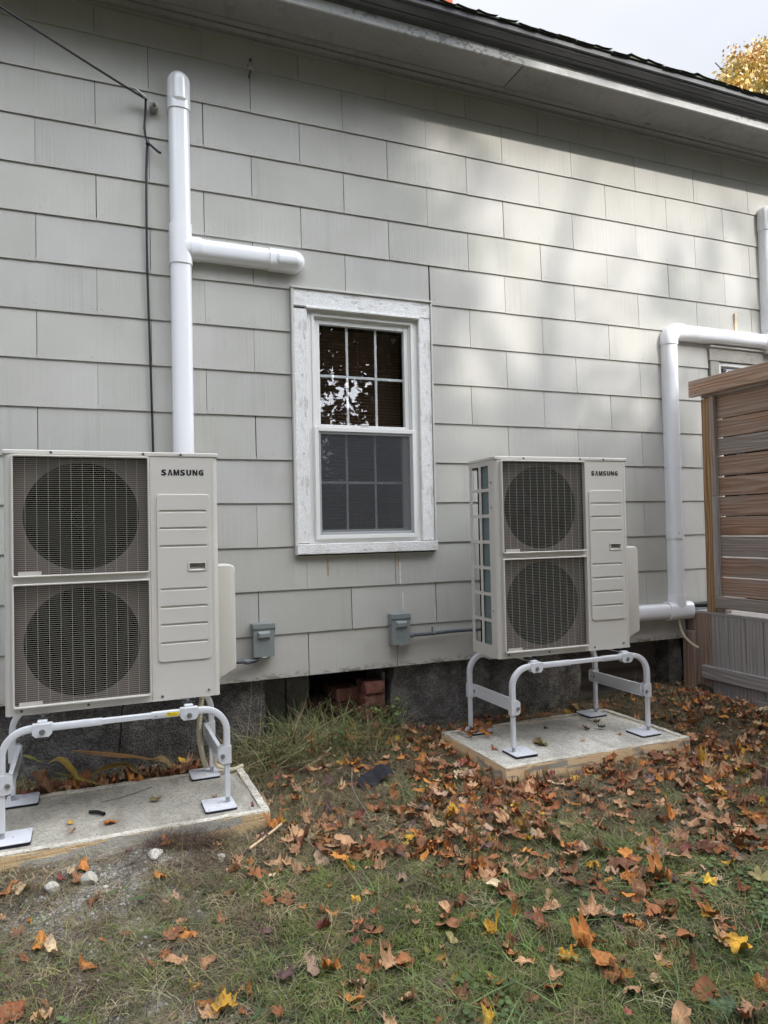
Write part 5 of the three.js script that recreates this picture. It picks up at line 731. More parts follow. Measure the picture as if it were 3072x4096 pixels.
const HERO = [[1.180,1.787,0.065,'m','yellow'],[1.246,1.783,0.055,'o','tan'],[0.995,1.755,0.049,'o','orange'],[1.001,1.822,0.053,'o','brown'],[1.059,1.811,0.048,'o','rust'],[1.072,1.842,0.048,'o','orange'],[0.885,1.685,0.071,'m','rust'],[0.963,1.673,0.077,'m','tan'],[0.819,1.377,0.089,'m','tan'],[0.866,1.399,0.065,'m','tan'],[1.056,1.054,0.117,'m','orange'],[1.113,1.238,0.118,'m','brown'],[1.194,1.160,0.077,'m','olive'],[1.263,1.121,0.084,'m','tan'],[1.420,1.473,0.133,'m','rust'],[1.604,1.402,0.094,'m','yellow'],[1.708,1.590,0.097,'m','tan'],[2.151,0.562,0.118,'m','dusty'],[1.749,1.777,0.070,'o','orange'],[1.516,2.089,0.063,'m','rust'],[0.816,1.863,0.057,'m','purple'],[0.998,1.935,0.072,'m','red'],[1.129,1.954,0.041,'o','tan'],[1.168,2.001,0.041,'o','brown'],[1.128,2.078,0.042,'o','rust'],[1.162,2.167,0.041,'o','orange'],[1.312,2.260,0.048,'o','orange'],[1.295,2.202,0.041,'m','yellow'],[1.187,2.258,0.071,'o','rust'],[1.064,2.222,0.057,'o','rust'],[0.805,2.165,0.085,'m','purple'],[0.702,2.158,0.047,'o','orange'],[0.659,2.182,0.024,'o','red'],[0.926,2.422,0.037,'o','orange'],[0.762,2.306,0.067,'m','rust'],[0.665,2.278,0.056,'m','rust'],[1.162,2.524,0.044,'o','orange'],[1.035,2.313,0.055,'m','olive'],[1.284,2.416,0.046,'m','yellow'],[1.250,2.448,0.045,'o','orange'],[1.251,2.402,0.046,'o','purple'],[2.154,1.962,0.071,'m','yellow'],[2.011,2.057,0.102,'m','brown'],[1.902,2.274,0.127,'m','tan'],[1.987,2.280,0.065,'m','pale'],[2.024,2.317,0.075,'o','green'],[1.804,2.398,0.121,'m','orange'],[1.790,2.520,0.127,'m','orange'],[1.696,2.441,0.083,'m','yellow'],[1.938,2.587,0.062,'m','yellow'],[2.347,2.182,0.129,'m','orange'],[2.445,2.045,0.104,'m','dusty'],[2.264,2.112,0.076,'m','dusty'],[1.731,1.996,0.088,'m','tan'],[1.538,2.201,0.097,'m','yellow'],[2.668,2.175,0.081,'m','yellow'],[2.908,2.107,0.158,'m','rust'],[2.928,1.925,0.177,'m','tan'],[2.808,1.982,0.066,'m','green'],[2.235,2.616,0.095,'o','yellow'],[2.117,2.808,0.084,'m','orange'],[1.949,2.836,0.090,'m','green'],[2.005,2.877,0.114,'m','tan'],[2.277,2.513,0.060,'o','tan'],[2.285,2.436,0.061,'m','yellow'],[2.356,2.327,0.086,'m','brown'],[2.187,2.235,0.101,'m','tan'],[1.849,2.654,0.050,'o','pale'],[1.768,2.599,0.050,'o','brown'],[1.601,2.495,0.057,'o','tan'],[1.779,2.165,0.080,'o','tan'],[1.718,2.170,0.079,'m','red'],[1.598,2.258,0.086,'m','purple'],[1.733,2.247,0.078,'m','brown'],[1.743,1.780,0.070,'o','orange'],[1.934,1.868,0.056,'m','tan'],[1.863,1.942,0.091,'o','brown'],[2.141,1.869,0.072,'o','dusty'],[2.170,1.692,0.094,'o','tan'],[2.281,2.021,0.144,'o','brown'],[2.127,2.040,0.064,'o','rust'],[1.410,2.447,0.042,'o','rust'],[2.031,2.529,0.056,'o','brown'],[2.676,1.919,0.105,'m','tan'],[2.665,2.049,0.115,'m','brown'],[2.488,1.948,0.076,'m','brown'],[3.702,1.358,0.059,'m','yellow'],[2.604,1.650,0.081,'m','tan'],[2.637,1.523,0.059,'m','brown'],[2.742,1.102,0.099,'m','yellow'],[2.657,0.966,0.093,'m','red'],[2.910,0.989,0.127,'m','brown'],[3.040,0.984,0.113,'m','rust'],[3.141,1.033,0.122,'m','rust'],[3.333,1.038,0.133,'m','brown'],[3.449,1.059,0.135,'m','rust'],[3.429,1.242,0.148,'m','tan'],[3.348,1.456,0.126,'m','brown'],[3.473,1.425,0.097,'m','tan'],[2.367,0.983,0.126,'m','rust'],[2.280,0.941,0.119,'m','brown'],[2.355,1.124,0.116,'m','rust'],[0.601,2.234,0.105,'m','yellow'],[0.554,2.068,0.053,'m','yellow'],[0.622,2.106,0.040,'o','orange'],[0.570,2.162,0.047,'o','orange'],[0.052,2.010,0.117,'m','rust'],[0.134,1.707,0.080,'o','pale'],[0.242,1.820,0.067,'o','orange'],[0.561,1.768,0.068,'o','orange'],[0.562,1.667,0.049,'o','tan'],[0.701,1.713,0.054,'m','tan'],[0.764,1.731,0.037,'o','brown'],[0.533,1.482,0.077,'m','dusty'],[0.514,1.309,0.066,'o','orange'],[0.752,1.519,0.048,'o','rust'],[0.479,1.854,0.056,'o','rust'],[0.510,1.905,0.070,'o','tan'],[0.441,1.905,0.060,'o','brown'],[-0.029,1.159,0.050,'o','orange'],[-0.001,1.205,0.073,'o','pale'],[-0.063,1.214,0.055,'o','orange'],[0.175,1.159,0.062,'o','pale'],[0.218,1.121,0.075,'o','orange'],[0.140,1.190,0.055,'o','red'],[0.616,1.042,0.064,'o','rust'],[0.564,1.076,0.070,'o','orange'],[0.772,1.107,0.076,'m','tan'],[0.833,1.265,0.061,'m','tan'],[0.040,1.411,0.032,'o','orange'],[0.368,1.669,0.030,'o','rust'],[0.293,1.681,0.037,'o','orange'],[0.690,1.000,0.039,'o','yellow'],[0.067,1.947,0.064,'o','olive'],[0.475,2.174,0.026,'o','pale'],[0.609,1.964,0.069,'o','tan']];
for (const [x, z, s, sh, c] of HERO) addLeaf(x, z, s * 1.08, sh, c, { tilt: 0.2, lift: 0.26 });
for (const [x, z, s, sh, c, l] of [[0.346, 0.812, 0.085, 'm', 'orange', 'orange maple leaf lying flat on the left concrete pad'], [0.552, 0.623, 0.05, 'o', 'olive', 'small olive leaf on the middle of the left concrete pad'], [0.824, 0.716, 0.038, 'm', 'brown', 'tiny brown leaf behind the front foot of the left stand'], [0.166, 0.749, 0.04, 'm', 'yellow', 'ochre leaf scrap on the left pad near its left foot'], [0.174, 0.853, 0.042, 'o', 'dusty', 'small curled brown leaf near front edge of left pad'], [0.985, 0.9, 0.03, 'm', 'red', 'small red leaf in the right corner of the left pad'],
  [2.798, 0.677, 0.105, 'o', 'olive', 'large olive-brown leaf near the front of the right pad'], [3.261, 0.542, 0.07, 'm', 'brown', 'curled brown leaf in the middle of the right pad'], [3.34, 0.581, 0.075, 'm', 'green', 'green leaf lying on the right concrete pad'], [3.352, 0.734, 0.045, 'm', 'orange', 'small orange-yellow leaf on the right side of the right pad'], [2.493, 0.654, 0.055, 'o', 'rust', 'small rust leaf left of the front foot on right pad'], [3.023, 0.422, 0.05, 'm', 'brown', 'small brown leaf at the back of the right pad'], [3.066, 0.741, 0.04, 'o', 'tan', 'tiny tan leaf near the front of the right pad'], [3.413, 0.428, 0.07, 'm', 'olive', 'olive leaf by the rear right foot of the right stand']]) addLeaf(x, z, s, sh, c, { y: -0.418, tilt: 0.15, lift: 0.05, label: l });
for (let i = 0; i < 16; i++) addLeaf(2.42 + R() * 0.2, 0.23 + R() * 0.22, rr(0.05, 0.085), R() < 0.7 ? 'm' : 'o', pick(['rust', 'brown', 'orange', 'tan']), { y: -0.418 + R() * 0.025, tilt: 0.6, label: `${['rust', 'dark', 'curled', 'orange'][i % 4]} leaf in the little heap on the rear left foot of the right stand` });
function leafDensity(x, z) {
  let d = 0.10;
  d += 1.1 * Math.exp(-(((z - 1.04) / 0.075) ** 2)) * smooth(2.35, 2.75, x) * (1 - smooth(3.7, 3.95, x));
  d += 0.9 * Math.exp(-(((x - 2.28) / 0.08) ** 2)) * smooth(0.05, 0.3, z) * (1 - smooth(1.0, 1.25, z));
  d += 0.9 * Math.exp(-(((z - 0.3) / 0.26) ** 2)) * smooth(1.0, 1.3, x) * (1 - smooth(2.3, 2.5, x));
  d += 0.3 * smooth(3.6, 3.9, x) * (1 - smooth(1.5, 2.0, z)) + 0.22 * smooth(2.2, 3.0, x) * smooth(0.95, 1.2, z) * (1 - smooth(1.8, 2.6, z));
  d += 0.5 * smooth(0.85, 1.4, x) * smooth(0.5, 0.9, z) * (1 - smooth(1.4, 1.8, z)) + 0.28 * smooth(1.1, 1.8, x) * (1 - smooth(2.3, 2.8, z)) + 0.3 * Math.exp(-(((z - 0.24) / 0.07) ** 2)) * (x < 1 ? 1 : 0);
  d *= 0.4 + 1.05 * smooth(0.35, 0.7, wn(x, z, 3.4, 311)) ;
  if (x < 0.9 && z > 1.0) d *= 0.35;
  return inPad(x, z, 0.02) ? 0 : d;
}
const leafCol = () => { const q = R(); return q < 0.26 ? 'rust' : q < 0.5 ? 'brown' : q < 0.72 ? 'tan' : q < 0.84 ? 'orange' : q < 0.9 ? 'dusty' : q < 0.93 ? 'red' : q < 0.95 ? 'yellow' : q < 0.97 ? 'purple' : q < 0.985 ? 'olive' : 'pale'; };
for (let n = 0; n < 128;) { const x = rr(0.2, 3.9), z = rr(0.95, 2.7); if (R() < leafDensity(x, z) * 0.8) { addLeaf(x, z, rr(0.055, 0.115), R() < 0.62 ? 'm' : 'o', leafCol(), { tilt: 0.35, lift: 0.25 }); n++; } }
{ // names, labels and groups: leaves that nothing tells apart share both
  const lab = new Map();
  for (const e of leafList) { const [m, sh, col, own] = e; const l = own || `${WORD[col]} ${sh === 'm' ? 'lobed maple' : 'oval'} leaf ${zone(m.position.x, m.position.z)}`; lab.set(l, (lab.get(l) || 0) + 1); m.name = numbered('fallen_leaf'); tag(m, l, 'leaf'); }
  for (const [m] of leafList) if (lab.get(m.userData.label) > 1) m.userData.group = m.userData.label.replace(' leaf ', ' leaves ');
}
{ // the rest of the leaf litter, past counting
  const small = [...Array(14)].map((_, i) => leafGeo(i < 9 ? MAPLE.filter((_, k) => k % 2 === 0 || [5, 10, 17].includes(k)) : OVAL.filter((_, k) => k % 2 === 0), 3, lr, i > 10 ? 0.75 : 1, i % 3 === 0 ? 1.3 : 0.75)), list = [], o = new THREE.Object3D();
  const drop = (x, z, s, y, tl) => { let g = pick(small).clone(); o.position.set(x, y, z); o.rotation.set(rr(-tl, tl), R() * 6.28, rr(-tl, tl), 'YXZ'); o.scale.setScalar(s * 0.6); o.updateMatrix(); g.applyMatrix4(o.matrix); const c = new THREE.Color(COL[leafCol()]).multiplyScalar(rr(0.75, 1.4)), a = new Float32Array(g.attributes.position.count * 3); for (let i = 0; i < a.length; i += 3) { const k = 0.75 + 0.5 * hash(i, 3, 7); a[i] = c.r * k; a[i + 1] = c.g * k; a[i + 2] = c.b * k; } g.setAttribute('color', new THREE.BufferAttribute(a, 3)); list.push(g.toNonIndexed()); };
  for (let n = 0; n < 2700;) { const x = rr(-1.2, 5.5), z = rr(-0.1, 3.4), d = leafDensity(x, z); if (x > 4.62 && z > -0.05) { n += 0.2; continue; } if (R() < d) { drop(x, z, rr(0.03, 0.1), gh(x, z) + 0.016 + Math.pow(R(), 2) * 0.045 * Math.min(1, d), d > 0.8 ? 0.5 : 0.24); n++; } }
  for (let n = 0; n < 90; n++) drop(rr(-0.1, 0.95), rr(0.16, 0.27), rr(0.05, 0.11), -0.44 + R() * 0.04, 0.9);
  for (let n = 0; n < 150; n++) { const x = rr(1.3, 2.2), z = rr(-0.12, 0.22); drop(x, z, rr(0.04, 0.1), gh(x, z) + 0.01 + R() * 0.05, 0.9); }
  const o2 = single('leaf_litter', mergeGeometries(list), mat({ vertexColors: true, roughness: 0.85 }), 'brown autumn leaf litter heaped round the pads and thinning over the lawn', 'leaf litter'); o2.userData.kind = 'stuff';
}

// ------------------------------------------------------------------ grass, straw, gravel
function tuft(n, hgt, wid, spread, lean, rnd) {
  const pos = [], ix = [];
  for (let b = 0; b < n; b++) {
    const a = rnd() * 6.28, r = Math.sqrt(rnd()) * spread, bx = r * Math.cos(a), bz = r * Math.sin(a), d = rnd() * 6.28, h = hgt * (0.55 + 0.6 * rnd()), l = lean * (0.4 + rnd()), w = wid * (0.7 + 0.6 * rnd()), sx = -Math.sin(d), sz = Math.cos(d), k = pos.length / 3;
    for (let i = 0; i <= 3; i++) { const t = i / 3, q = l * t * t, y = h * t * (1 - 0.35 * q / (l + 1e-6) * Math.min(1, l)), px = bx + Math.cos(d) * q * h, pz = bz + Math.sin(d) * q * h, ww = w * (1 - t * t) * 0.5; if (i < 3) pos.push(px + sx * ww, y, pz + sz * ww, px - sx * ww, y, pz - sz * ww); else pos.push(px, y, pz); }
    ix.push(k, k + 1, k + 2, k + 2, k + 1, k + 3, k + 2, k + 3, k + 4, k + 4, k + 3, k + 5, k + 4, k + 5, k + 6);
  }
  const g = new THREE.BufferGeometry(); g.setAttribute('position', new THREE.Float32BufferAttribute(pos, 3)); g.setIndex(ix); g.computeVertexNormals(); return g;
}
const blade = mat({ color: 0xffffff, roughness: 0.75 });
function scatter(name, geos, count, place, label, category) {   // one object of many instances
  const root = new THREE.Group(); root.name = numbered(name); scene.add(root); tag(root, label, category, null, 'stuff');
  const o = new THREE.Object3D(), c = new THREE.Color(), lists = geos.map(() => []);
  let tries = 0, n = 0; while (n < count && tries++ < count * 60) { const q = place(); if (!q) continue; lists[Math.floor(R() * geos.length)].push(q); n++; }
  geos.forEach((g, k) => { const m = new THREE.InstancedMesh(g, blade, lists[k].length); m.name = name + '_clump'; m.castShadow = m.receiveShadow = true; m.userData.kind = 'stuff'; lists[k].forEach((q, i) => { o.position.set(...q.p); o.rotation.set(q.rx || 0, q.ry, q.rz || 0); o.scale.set(q.s, q.s * (q.sy || 1), q.s); o.updateMatrix(); m.setMatrixAt(i, o.matrix); m.setColorAt(i, c.setRGB(...q.c)); }); root.add(m); });
  return root;
}
const gr = rngOf(131), greens = [[0.115, 0.155, 0.028], [0.145, 0.175, 0.04], [0.082, 0.115, 0.022], [0.175, 0.19, 0.055], [0.17, 0.165, 0.075]], straws = [[0.25, 0.19, 0.105], [0.19, 0.145, 0.08], [0.34, 0.27, 0.16], [0.13, 0.095, 0.058]];
const jig = (c) => { const k = 1.15 * rr(0.55, 1.4); return [c[0] * k * rr(0.9, 1.1), c[1] * k, c[2] * k]; };
const near = () => { const z = rr(-0.05, 3.6), x = rr(-1.3, 4.9); return inPad(x, z, -0.005) || (x > 4.62) ? null : [x, z]; };
scatter('lawn_grass', [0, 1, 2, 3, 4, 5].map((i) => tuft(16, 0.036, 0.003, 0.04, 1.2 + 0.35 * (i % 3), gr)), 12500, () => { const q = near(); if (!q) return null; const [x, z] = q, g = green(x, z); return R() < g * (0.35 + 1.1 * wn(x, z, 9, 337)) ? { p: [x, gh(x, z) - 0.004, z], ry: R() * 6.28, rx: rr(-0.35, 0.35), rz: rr(-0.35, 0.35), s: rr(0.6, 1.0) * (0.7 + 0.9 * wn(x, z, 7, 339)), sy: rr(0.7, 1.1), c: jig(R() < 0.25 ? greens[4] : R() < 0.75 * smooth(0.35, 0.65, wn(x, z, 2.6, 349)) ? greens[3] : greens[Math.floor(R() * 3)]) } : null; }, 'short green lawn grass filling the bottom of the yard', 'grass');
scatter('coarse_grass', [0, 1, 2].map(() => tuft(5, 0.1, 0.0042, 0.04, 2.0, gr)), 420, () => { const q = near(); if (!q) return null; const [x, z] = q; return R() < green(x, z) * Math.pow(wn(x, z, 3, 345), 2) * 1.6 ? { p: [x, gh(x, z) - 0.004, z], ry: R() * 6.28, rx: rr(-0.5, 0.5), rz: rr(-0.5, 0.5), s: rr(0.6, 1.1), sy: 0.7, c: jig([0.12, 0.19, 0.06]) } : null; }, 'broad bright green blades sprawling in clumps over the lawn', 'grass');
{ const g = (() => { const L = []; for (let i = 0; i < 6; i++) { const a = gr() * 6.28, r = 0.008 + gr() * 0.03, q = new THREE.CircleGeometry(0.006 + gr() * 0.004, 7); q.rotateX(-1.57 + (gr() - 0.5) * 0.9); q.translate(Math.cos(a) * r, 0.012 + gr() * 0.016, Math.sin(a) * r); q.deleteAttribute('uv'); L.push(q); } return mergeGeometries(L); })();
  scatter('clover', [g], 380, () => { const q = near(); if (!q) return null; const [x, z] = q; return R() < green(x, z) * smooth(0.5, 0.75, wn(x, z, 2.4, 347)) ? { p: [x, gh(x, z), z], ry: R() * 6.28, s: rr(0.7, 1.4), c: jig([0.085, 0.125, 0.04]) } : null; }, 'small round clover leaves in patches low in the lawn', 'clover'); }
scatter('dry_grass', [0, 1, 2, 3].map(() => tuft(10, 0.05, 0.0014, 0.05, 2.6, gr)), 9000, () => { const q = near(); if (!q) return null; const [x, z] = q, d = (0.75 - 0.62 * green(x, z)) * (1 - 0.72 * gravel(x, z)) * (0.3 + 1.0 * wn(x, z, 5, 331)); return R() < d ? { p: [x, gh(x, z) - 0.002, z], ry: R() * 6.28, rx: rr(-0.7, 0.7), rz: rr(-0.7, 0.7), s: rr(0.6, 1.3), sy: rr(0.5, 0.9), c: jig(R() < 0.55 ? pick(straws) : greens[3 + Math.floor(R() * 2)]) } : null; }, 'matted straw-coloured dead grass over the brown soil', 'dead grass');
{ const strand = (n) => { const L = []; for (let b = 0; b < n; b++) { const a = gr() * 6.28, l = 0.04 + gr() * 0.09, x = (gr() - 0.5) * 0.12, z = (gr() - 0.5) * 0.12, w = 0.0006 + gr() * 0.0005, cu = (gr() - 0.5) * 0.8; const pos = [], ix = []; for (let i = 0; i <= 4; i++) { const t = i / 4, an = a + cu * t, px = x + Math.cos(an) * l * (t - 0.5), pz = z + Math.sin(an) * l * (t - 0.5), y = 0.004 + 0.016 * gr() * Math.sin(t * 3.1); pos.push(px - Math.sin(an) * w, y, pz + Math.cos(an) * w, px + Math.sin(an) * w, y, pz - Math.cos(an) * w); if (i < 4) ix.push(2 * i, 2 * i + 1, 2 * i + 2, 2 * i + 2, 2 * i + 1, 2 * i + 3); } const g = new THREE.BufferGeometry(); g.setAttribute('position', new THREE.Float32BufferAttribute(pos, 3)); g.setIndex(ix); g.computeVertexNormals(); L.push(g); } return mergeGeometries(L); };
  scatter('straw', [0, 1, 2, 3].map(() => strand(14)), 6500, () => { const q = near(); if (!q) return null; const [x, z] = q, d = 0.9 - 0.75 * green(x, z) - 0.45 * gravel(x, z); return R() < d * 0.8 ? { p: [x, gh(x, z) + 0.002, z], ry: R() * 6.28, s: rr(0.6, 1.4), c: jig(R() < 0.7 ? pick(straws) : [0.1, 0.07, 0.045]) } : null; }, 'loose straw and fine dead stems strewn over the ground', 'straw'); }
scatter('gravel', [0, 1, 2].map((i) => { const g = new THREE.IcosahedronGeometry(1, 1); addNoise(g, 0.5, 1.3, 341 + i * 7); g.scale(1, 0.65, 0.85); g.deleteAttribute('uv'); g.computeVertexNormals(); return g; }), 5200, () => { const q = near(); if (!q) return null; const [x, z] = q; return R() < gravel(x, z) * 0.9 + 0.03 ? { p: [x, gh(x, z) + 0.001, z], ry: R() * 6.28, s: 0.002 + 0.007 * Math.pow(R(), 3), c: jig([0.36, 0.34, 0.31]) } : null; }, 'grey cement grit scattered on the soil before the left pad', 'gravel');
// tall weeds in the gap under the siding and beside the left pad
const weedGreens = [[0.13, 0.165, 0.05], [0.18, 0.18, 0.07], [0.09, 0.13, 0.04], [0.26, 0.21, 0.11], [0.2, 0.15, 0.08]];
scatter('tall_grass', [0, 1, 2].map(() => tuft(9, 0.24, 0.0034, 0.07, 1.7, gr)), 300, () => { const x = rr(1.02, 2.2), z = rr(-0.06, 0.34), d = Math.exp(-(((x - 1.28) / 0.22) ** 2)) + 0.7 * Math.exp(-(((x - 1.75) / 0.26) ** 2)) * (z < 0.12 ? 1 : 0.3) + 0.12; return R() < d ? { p: [x, gh(x, z) - 0.01, z], ry: R() * 6.28, rx: rr(-0.5, 0.6), rz: rr(-0.6, 0.6), s: rr(0.4, 1.3), c: jig(pick(weedGreens)) } : null; }, 'tall uncut grass growing under the siding between the pads', 'tall grass');
scatter('verge_grass', [0, 1].map(() => tuft(9, 0.13, 0.003, 0.05, 1.6, gr)), 150, () => { const k = R(); const [x, z] = k < 0.45 ? [rr(0.4, 1.0), rr(0.15, 0.26)] : k < 0.7 ? [rr(3.6, 4.5), rr(-0.05, 0.12)] : [rr(1.06, 1.3), rr(0.2, 1.0)]; return { p: [x, gh(x, z) - 0.01, z], ry: R() * 6.28, rx: rr(-0.5, 0.5), rz: rr(-0.5, 0.5), s: rr(0.5, 1.1), c: jig(R() < 0.5 ? pick(weedGreens) : pick(straws)) }; }, 'wiry half-dead grass along the pad edges and foundation', 'grass');
{ // broad-leaved weed
  const t = thing('weed', [2.06, -0.47, 0.0], 'bright green broad-leaved weed growing by the black drain pipe', 'weed'), gm = phys({ map: T.leafO, color: new THREE.Color().setRGB(0.2, 0.33, 0.07), roughness: 0.5, transmission: 0.3, thickness: 0 });
  for (let s = 0; s < 5; s++) { const a = s * 1.3, tip = [0.1 * Math.cos(a) + 0.02, 0.2 + 0.05 * R(), 0.07 * Math.sin(a) + 0.05]; part('stem', tube([[0, 0, 0], [tip[0] * 0.4, tip[1] * 0.6, tip[2] * 0.4], tip], 0.0022, 8, 5), gm, t); for (let i = 0; i < 7; i++) { const m = part('leaf', pick(thinG), gm, t), k = 0.35 + 0.65 * i / 6; m.position.set(tip[0] * k, tip[1] * k, tip[2] * k); m.rotation.set(rr(-0.5, 0.4), R() * 6.28, rr(-0.4, 0.4), 'YXZ'); m.scale.setScalar(rr(0.022, 0.036)); m.translateZ(-0.025); } }
}
{ const t = thing('weed', [1.66, -0.47, 0.2], 'small green sprout among brown leaves left of the drain pipe', 'weed'), gm = phys({ map: T.leafO, color: new THREE.Color().setRGB(0.14, 0.27, 0.06), roughness: 0.5, transmission: 0.3, thickness: 0 }); for (let i = 0; i < 6; i++) { const m = part('leaf', pick(ovalG), gm, t); m.position.set(rr(-0.03, 0.03), 0.05 + i * 0.018, rr(-0.03, 0.03)); m.rotation.set(rr(-0.4, 0.6), R() * 6.28, 0, 'YXZ'); m.scale.setScalar(0.03); } }
{ // wilted plant behind the left pad: long strap leaves, yellowing
  const t = thing('wilted_plant', [0.2, -0.45, 0.16], 'wilted plant with yellowing strap leaves between left pad and foundation', 'plant');
  const strap = (pts, w, col, name = 'leaf') => { const c = new THREE.CatmullRomCurve3(pts.map((p) => new THREE.Vector3(...p))), n = 24, pos = [], uv = [], ix = []; for (let i = 0; i <= n; i++) { const u = i / n, p = c.getPoint(u), d = c.getTangent(u), s = new THREE.Vector3(0, 1, 0).cross(d).normalize(), ww = w * Math.pow(Math.sin(Math.PI * Math.min(1, 0.04 + 0.96 * Math.pow(u, 0.9))), 0.7); for (let j = -2; j <= 2; j++) { const f = j / 2; pos.push(p.x + s.x * ww * f, p.y + 0.3 * ww * f * f + 0.008 * (wn(u, f, 7, 351) - 0.5) + 0.5 * s.y, p.z + s.z * ww * f); uv.push(0.5 + f * 0.3, u); } } for (let i = 0; i < n; i++) for (let j = 0; j < 4; j++) { const a = i * 5 + j; ix.push(a, a + 1, a + 5, a + 5, a + 1, a + 6); } const g = new THREE.BufferGeometry(); g.setAttribute('position', new THREE.Float32BufferAttribute(pos, 3)); g.setAttribute('uv', new THREE.Float32BufferAttribute(uv, 2)); g.setIndex(ix); g.computeVertexNormals(); return part(name, g, phys({ map: T.leafO, color: col, roughness: 0.65, transmission: 0.2, thickness: 0 }), t); };
  strap([[-0.16, 0.16, 0.02], [-0.1, 0.17, 0.03], [-0.03, 0.1, 0.06], [0.01, 0.0, 0.08]], 0.03, 0xb39a3c); strap([[-0.13, 0.12, 0.05], [-0.05, 0.09, 0.07], [0.1, 0.03, 0.09], [0.2, 0.0, 0.1]], 0.012, 0xa8a044); strap([[-0.04, 0.2, -0.02], [0.1, 0.16, 0.0], [0.26, 0.13, 0.02], [0.42, 0.1, 0.04]], 0.034, 0xa17a48); strap([[0.02, 0.05, 0.03], [0.12, 0.09, 0.04], [0.24, 0.09, 0.04], [0.3, 0.05, 0.06]], 0.035, 0x9a8038); strap([[-0.2, 0.14, 0.06], [-0.19, 0.12, 0.08], [-0.15, 0.04, 0.1], [-0.13, 0.0, 0.11]], 0.05, 0x8f6c48); strap([[-0.2, 0.1, 0.1], [-0.17, 0.08, 0.11], [-0.13, 0.02, 0.12]], 0.045, 0xa07a58); strap([[0.35, 0.1, 0.03], [0.42, 0.1, 0.05], [0.48, 0.06, 0.07]], 0.04, 0xb89c62); strap([[-0.3, 0.22, 0.0], [-0.24, 0.2, 0.02], [-0.18, 0.17, 0.03]], 0.012, 0x8e8a3a);
}
for (const [pts, r, l] of [[[[1.36, -0.47, 0.36], [1.5, -0.44, 0.3], [1.6, -0.4, 0.24]], 0.006, 'pale broken stalk leaning in the weeds under the siding'], [[[0.9, -0.49, 1.2], [1.0, -0.475, 1.13], [1.08, -0.46, 1.07]], 0.006, 'pale stick lying at the right corner of left pad'], [[[0.55, -0.416, 0.42], [0.42, -0.414, 0.5], [0.3, -0.416, 0.53]], 0.0022, 'thin dark twig lying on the left concrete pad'], [[[1.9, -0.47, 1.6], [2.1, -0.46, 1.55], [2.3, -0.475, 1.62]], 0.002, 'thin straw-coloured stalk on the grass before right pad'], [[[1.5, -0.48, 1.15], [1.47, -0.38, 0.98], [1.49, -0.3, 0.92]], 0.0022, 'dry upright stalk standing by the black fabric']]) single('stalk', tube(pts, r, 14, 6), r > 0.004 ? M.pine : M.woodGrey2, l, 'stalk');
scatter('root_clump', [0, 1].map(() => tuft(22, 0.07, 0.0014, 0.05, 2.4, gr)), 90, () => { const x = 0.66 + rr(-0.16, 0.16), z = 1.07 + rr(-0.05, 0.07); return { p: [x, gh(x, z), z], ry: R() * 6.28, rx: rr(-0.8, 0.8), rz: rr(-0.8, 0.8), s: rr(0.6, 1.1), c: jig([0.085, 0.05, 0.035]) }; }, 'brown fibrous root clump against the left pad front edge', 'roots');

// ------------------------------------------------------------------ trees: one behind the roof, the others round the yard
const clumpOf = (n, spread, leaf, rnd, droop = 0) => { const pos = [], ix = []; for (let i = 0; i < n; i++) { const v = new THREE.Vector3(rnd() - 0.5, rnd() - 0.5, rnd() - 0.5).normalize().multiplyScalar(spread * Math.cbrt(rnd())), a = new THREE.Vector3(rnd() - 0.5, rnd() - 0.5 - droop, rnd() - 0.5).normalize(), b = new THREE.Vector3(rnd() - 0.5, rnd() - 0.5, rnd() - 0.5).cross(a).normalize(), l = leaf * (0.7 + 0.6 * rnd()), k = pos.length / 3; for (const [f, w] of [[0, 0], [0.5, 0.36], [1, 0], [0.5, -0.36]]) { const p = v.clone().addScaledVector(a, l * f).addScaledVector(b, l * w); pos.push(p.x, p.y, p.z); } ix.push(k, k + 1, k + 2, k, k + 2, k + 3); } const g = new THREE.BufferGeometry(); g.setAttribute('position', new THREE.Float32BufferAttribute(pos, 3)); g.setIndex(ix); g.computeVertexNormals(); return g; };
const tr = rngOf(171), leafMat = phys({ color: 0xffffff, roughness: 0.6, transmission: 0.35, thickness: 0 }), leafDull = mat({ color: 0xffffff, roughness: 0.6 });
const clumps = [0, 1, 2].map(() => clumpOf(14, 0.32, 0.15, tr)), fine = [0, 1, 2].map(() => clumpOf(22, 0.22, 0.075, tr, 0.5));
function limb(p0, p1, r0, r1, bend, seg = 10) { const a = new THREE.Vector3(...p0), b = new THREE.Vector3(...p1), m = a.clone().lerp(b, 0.5).add(new THREE.Vector3((tr() - 0.5) * bend, 0, (tr() - 0.5) * bend)); const c = new THREE.CatmullRomCurve3([a, m, b]), g = new THREE.TubeGeometry(c, seg, 1, 8), p = g.attributes.position; for (let i = 0; i < p.count; i++) { const t = Math.floor(i / 9) / seg, q = c.getPoint(t), r = lerp(r0, r1, t); p.setXYZ(i, q.x + (p.getX(i) - q.x) * r, q.y + (p.getY(i) - q.y) * r, q.z + (p.getZ(i) - q.z) * r); } g.computeVertexNormals(); return boxUV(g, 1); }
